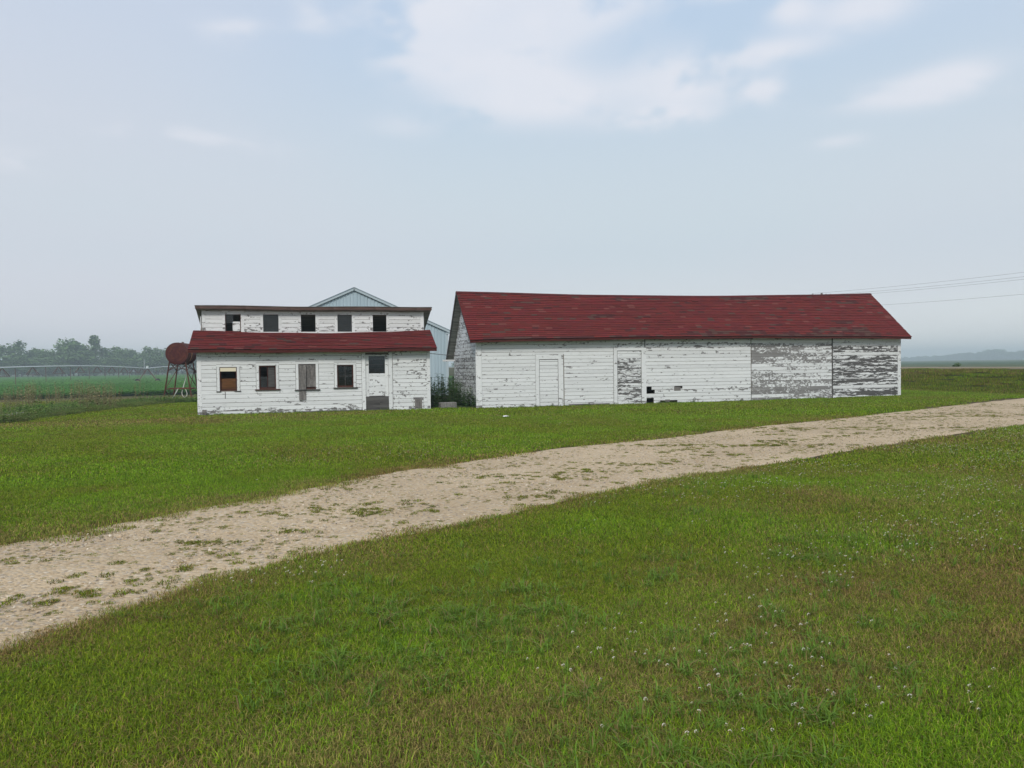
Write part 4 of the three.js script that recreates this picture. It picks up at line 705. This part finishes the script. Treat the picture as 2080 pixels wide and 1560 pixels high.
// ------------------------------------------------------------------ trees
const barkM = S({ color: lin(0.09, 0.075, 0.06), roughness: 1 });
function crown(seed, w, h, n, s, lobes) { // clumps of leaf-sized faces through the crown's volume
  const r = rng(seed), b = new GB(), cl = Array.isArray(lobes) ? lobes : [];
  for (let i = 0; i < lobes; i++) { const t = 0.1 + 0.9 * r(), a = r() * 6.283, rad = w * Math.sqrt(Math.max(0.05, Math.sin(Math.PI * Math.min(0.97, t * 0.8 + 0.14)))) * (0.35 + 0.6 * r()); cl.push([Math.cos(a) * rad * 0.8, h * t, Math.sin(a) * rad * 0.8, w * (0.28 + 0.24 * r())]); }
  for (let i = 0; i < n; i++) {
    const c = cl[Math.floor(r() * cl.length)], a = r() * 6.283, e = Math.asin(2 * r() - 1), d = c[3] * Math.pow(r(), 0.4), p = [c[0] + Math.cos(a) * Math.cos(e) * d, c[1] + Math.sin(e) * d * 0.75, c[2] + Math.sin(a) * Math.cos(e) * d];
    const q = 0.75 + 0.5 * r(), col = [0.105 * q, 0.185 * q, 0.06 * q]; const u = r() * 6.283, v = r() * 3.14, k = s * (0.6 + 0.8 * r()), A = [Math.cos(u) * k, Math.sin(v) * k * 0.6, Math.sin(u) * k], B = [-Math.sin(u) * k * 0.7, Math.cos(v) * k * 0.7, Math.cos(u) * k * 0.7];
    b.tri(p.map((x, m) => x - A[m] * 0.6), p.map((x, m) => x + B[m]), p.map((x, m) => x + A[m]), col); b.tri(p.map((x, m) => x - A[m] * 0.6), p.map((x, m) => x + A[m]), p.map((x, m) => x - B[m] * 0.8), col);
  }
  return b.geo();
}
function trunk(seed, h, w) { const r = rng(seed), parts = [rodGeo([0, 0, 0], [0.1, h * 0.62, 0.05], w, 7, w * 0.55)]; for (let i = 0; i < 5; i++) { const a = i * 1.3 + r(), y = h * (0.3 + 0.07 * i); parts.push(rodGeo([0.05, y, 0.02], [Math.cos(a) * h * 0.22, y + h * 0.24, Math.sin(a) * h * 0.22], w * 0.4, 5, w * 0.15)); } return mergeGeometries(parts); }
const crownM = leafM({ transmission: 0.2 });
const crowns = [0, 1, 2, 3, 4].map((i) => crown(4000 + i, 0.46, 1, 1500, 0.045, 22 + i * 3)), trunks = [0, 1].map((i) => trunk(4100 + i, 1, 0.03));
{
  const r = rng(4200), tallCrown = crown(4077, 0.27, 1, 1300, 0.03, [[0.01, 0.94, 0, 0.09], [-0.05, 0.84, 0.02, 0.1], [0.06, 0.83, -0.02, 0.11], [0.03, 0.72, 0.03, 0.11], [-0.04, 0.66, 0, 0.08], [0.06, 0.6, 0, 0.08], [-0.02, 0.5, 0, 0.1], [0, 0.35, 0, 0.2], [0.05, 0.2, 0, 0.2]]);
  const put = (name, label, az, d, h, w, k, group) => { const a = (az + 15.25) * DEG, x = Math.sin(a) * d, z = -Math.cos(a) * d, t = thing(name, label, 'tree', [x, G(x, z), z], r() * 6.28, group); const cr = mesh('crown', k === 5 && !group ? tallCrown : crowns[k % 5], crownM, t, [0, h * 0.1, 0]); cr.scale.set(w, h * 0.92, w); const tr = mesh('trunk', trunks[k % 2], barkM, t); tr.scale.setScalar(h); return t; };
  // outline of the wood read off the photograph: image column, height of the tops in metres
  const line = [[-20, 11.5], [10, 11], [36, 12], [58, 9.5], [78, 9.6], [92, 10], [108, 8.8], [126, 11], [142, 13], [160, 12], [176, 9.5], [214, 9.5], [232, 10.2], [250, 9.6], [268, 9.8], [286, 9], [306, 10], [322, 9.6], [340, 9.4], [362, 9.8], [385, 9.2], [405, 9], [900, 8], [925, 8.5]];
  line.forEach(([px, h], i) => put('deciduous_tree', 'hazy green deciduous tree in the wood beyond the soybean field', Math.atan((px - 1040) / FPX) / DEG, 486 + r() * 30, 1.4 * h * (1.02 + 0.1 * r()), 1.4 * h * (0.85 + 0.4 * r()), i, 'trees of the wood beyond the soybean field'));
  line.forEach(([px, h], i) => px < 420 && put('edge_tree', 'lower leafy tree along the field edge of the hazy wood', Math.atan((px + 9 - 1040) / FPX) / DEG, 474 + r() * 8, 1.4 * h * (0.62 + 0.15 * r()), 1.4 * h * (0.9 + 0.3 * r()), i + 2, 'trees along the field edge of the wood'));
  put('tall_tree', 'tall narrow tree standing well above the rest of the hazy wood', Math.atan((194 - 1040) / FPX) / DEG, 484, 22.5, 22.5, 5);
  // far wood on the right and behind, one hazy mass
  const D = thing('distant_wood', 'far blue-grey wood along the horizon beyond the road', 'wood', [0, 0, 0], 0, null, 'stuff'), P2 = [];
  for (let i = 0; i < 520; i++) { const az = -4 + i / 520 * 44, dist = 2000 + (r() - 0.5) * 160 - 200 * sstep(26, 36, az), a = (az + 15.25) * DEG, prof = az > 24 ? mix(5, 13.5, sstep(26.5, 32, az)) * (0.75 + 0.35 * fbm(az * 1.6, 3, 3, 7)) : 6, h = prof * (0.75 + 0.4 * r()); P2.push([Math.sin(a) * dist, -0.6, -Math.cos(a) * dist, r() * 6.28, h * 2.1, h * 1.3, i % 5, 1, 1, 1]); }
  scatter(D, 'tree_mass', crowns, P2, crownM);
  const bx = thing('roadside_bush', 'small green bush beside the far gravel road', 'bush', [64.5, G(64.5, -64), -64]); mesh('foliage', crowns[1], crownM, bx).scale.set(1.6, 1.4, 1.6);
}

// ------------------------------------------------------------------ centre-pivot irrigation pipe
{
  const tx = -32, tz = -180, gy = G(tx, tz), I = thing('irrigation_pivot', 'long galvanised irrigation pipe on a wheeled tower across the crop field', 'irrigator', [tx, gy, tz]);
  const gal = S({ color: lin(0.62, 0.66, 0.68), roughness: 0.45, metalness: 0.2 }), rusty = S({ color: lin(0.16, 0.11, 0.1), roughness: 0.8 }), tyre = S({ color: lin(0.03, 0.03, 0.03), roughness: 0.9 });
  const ph = 3.3, yAt = (z) => z > 0 ? ph + 0.42 * Math.sin(Math.PI * clamp(z / 96)) : ph + 0.42 * Math.sin(Math.PI * clamp(-z / 60));
  mesh('pipe', tubeGeo(Array.from({ length: 17 }, (_, i) => [0, yAt(i * 6), i * 6]), 0.085, 64, 8), gal, I);
  mesh('pipe', tubeGeo(Array.from({ length: 11 }, (_, i) => [0, yAt(-i * 6), -i * 6]), 0.1, 40, 8), gal, I);
  const zs = [-18, 6, 14, 22.5, 32, 42, 52, 62.5, 73, 83];
  for (const z of zs) { const y = yAt(z), s = mesh('truss', mergeGeometries([-1, 1].flatMap((k) => [barGeo([0, y, z], [k * 0.62, y - 1.0, z - 0.4], 0.05), barGeo([0, y, z], [k * 0.62, y - 1.0, z + 0.4], 0.05)]).concat([barGeo([-0.62, y - 1, z], [0.62, y - 1, z], 0.045)])), rusty, I); s.name = 'truss'; }
  for (const z of [-26, -10, 3, 10, 18, 27, 37, 47, 57, 68, 79, 89]) mesh('drop_hose', rodGeo([0, yAt(z), z], [0.02, yAt(z) - 2.0, z], 0.035, 6), rusty, I);
  for (const s of [-1, 1]) for (const k of [-1, 1]) mesh('tower_leg', barGeo([0, ph, k * 0.15], [s * 1.9, 0.55, k * 0.35], 0.12, 0.1), rusty, I);
  mesh('base_beam', barGeo([-2.1, 0.55, 0], [2.1, 0.55, 0], 0.16, 0.14), rusty, I);
  for (const s of [-1, 1]) { const w = mesh('wheel', new THREE.TorusGeometry(0.42, 0.15, 10, 24), tyre, I, [s * 2.0, 0.57, 0]); mesh('hub', new THREE.CylinderGeometry(0.28, 0.28, 0.1, 16).rotateX(Math.PI / 2), rusty, w); }
  mesh('control_box', boxGeo(-0.2, 0.2, ph + 0.05, ph + 0.5, -0.2, 0.2), gal, I); mesh('mast', rodGeo([-0.6, ph, 0], [-0.6, ph + 1.9, 0], 0.04, 6), gal, I);
}

// ------------------------------------------------------------------ power line along the road
{
  const wm = S({ color: lin(0.08, 0.08, 0.08), roughness: 0.6 }), pz = [-70.5, -6], px = 53.5;
  pz.forEach((z, i) => { const p = thing('utility_pole', i ? 'wooden utility pole beside the road, near end of the wires' : 'wooden utility pole behind the long shed roof', 'utility pole', [px, G(px, z) - 0.2, z]); const H = (i ? 8.9 : 8.8) - G(px, z) + 0.2; mesh('pole', rodGeo([0, 0, 0], [0, H, 0], 0.15, 12, 0.11), M.grey, p); box('crossarm', -1.2, 1.2, H - 0.35, H - 0.23, -0.06, 0.06, M.grey, p); for (const x of [-1.1, 0.55, 1.1]) mesh('insulator', new THREE.CylinderGeometry(0.05, 0.06, 0.16, 10), M.greyDark, p, [x, H - 0.15, 0]); });
  [[-1.1, 8.75, 'top'], [0.55, 8.6, 'middle'], [1.1, 8.45, 'third'], [0.0, 7.3, 'lowest']].forEach(([dx, y, n]) => { const pts = []; for (let i = 0; i <= 12; i++) { const t = i / 12; pts.push([px + dx, y - 4 * 0.75 * t * (1 - t) - (n === 'lowest' ? 0.1 : 0), mix(pz[0], pz[1], t)]); } const w = mesh('power_wire', tubeGeo(pts, 0.008, 30, 5), wm, scene); tag(w, n + ' wire of the power line strung along the road', 'wire', 'power line wires'); });
}

renderer.render(scene, camera);
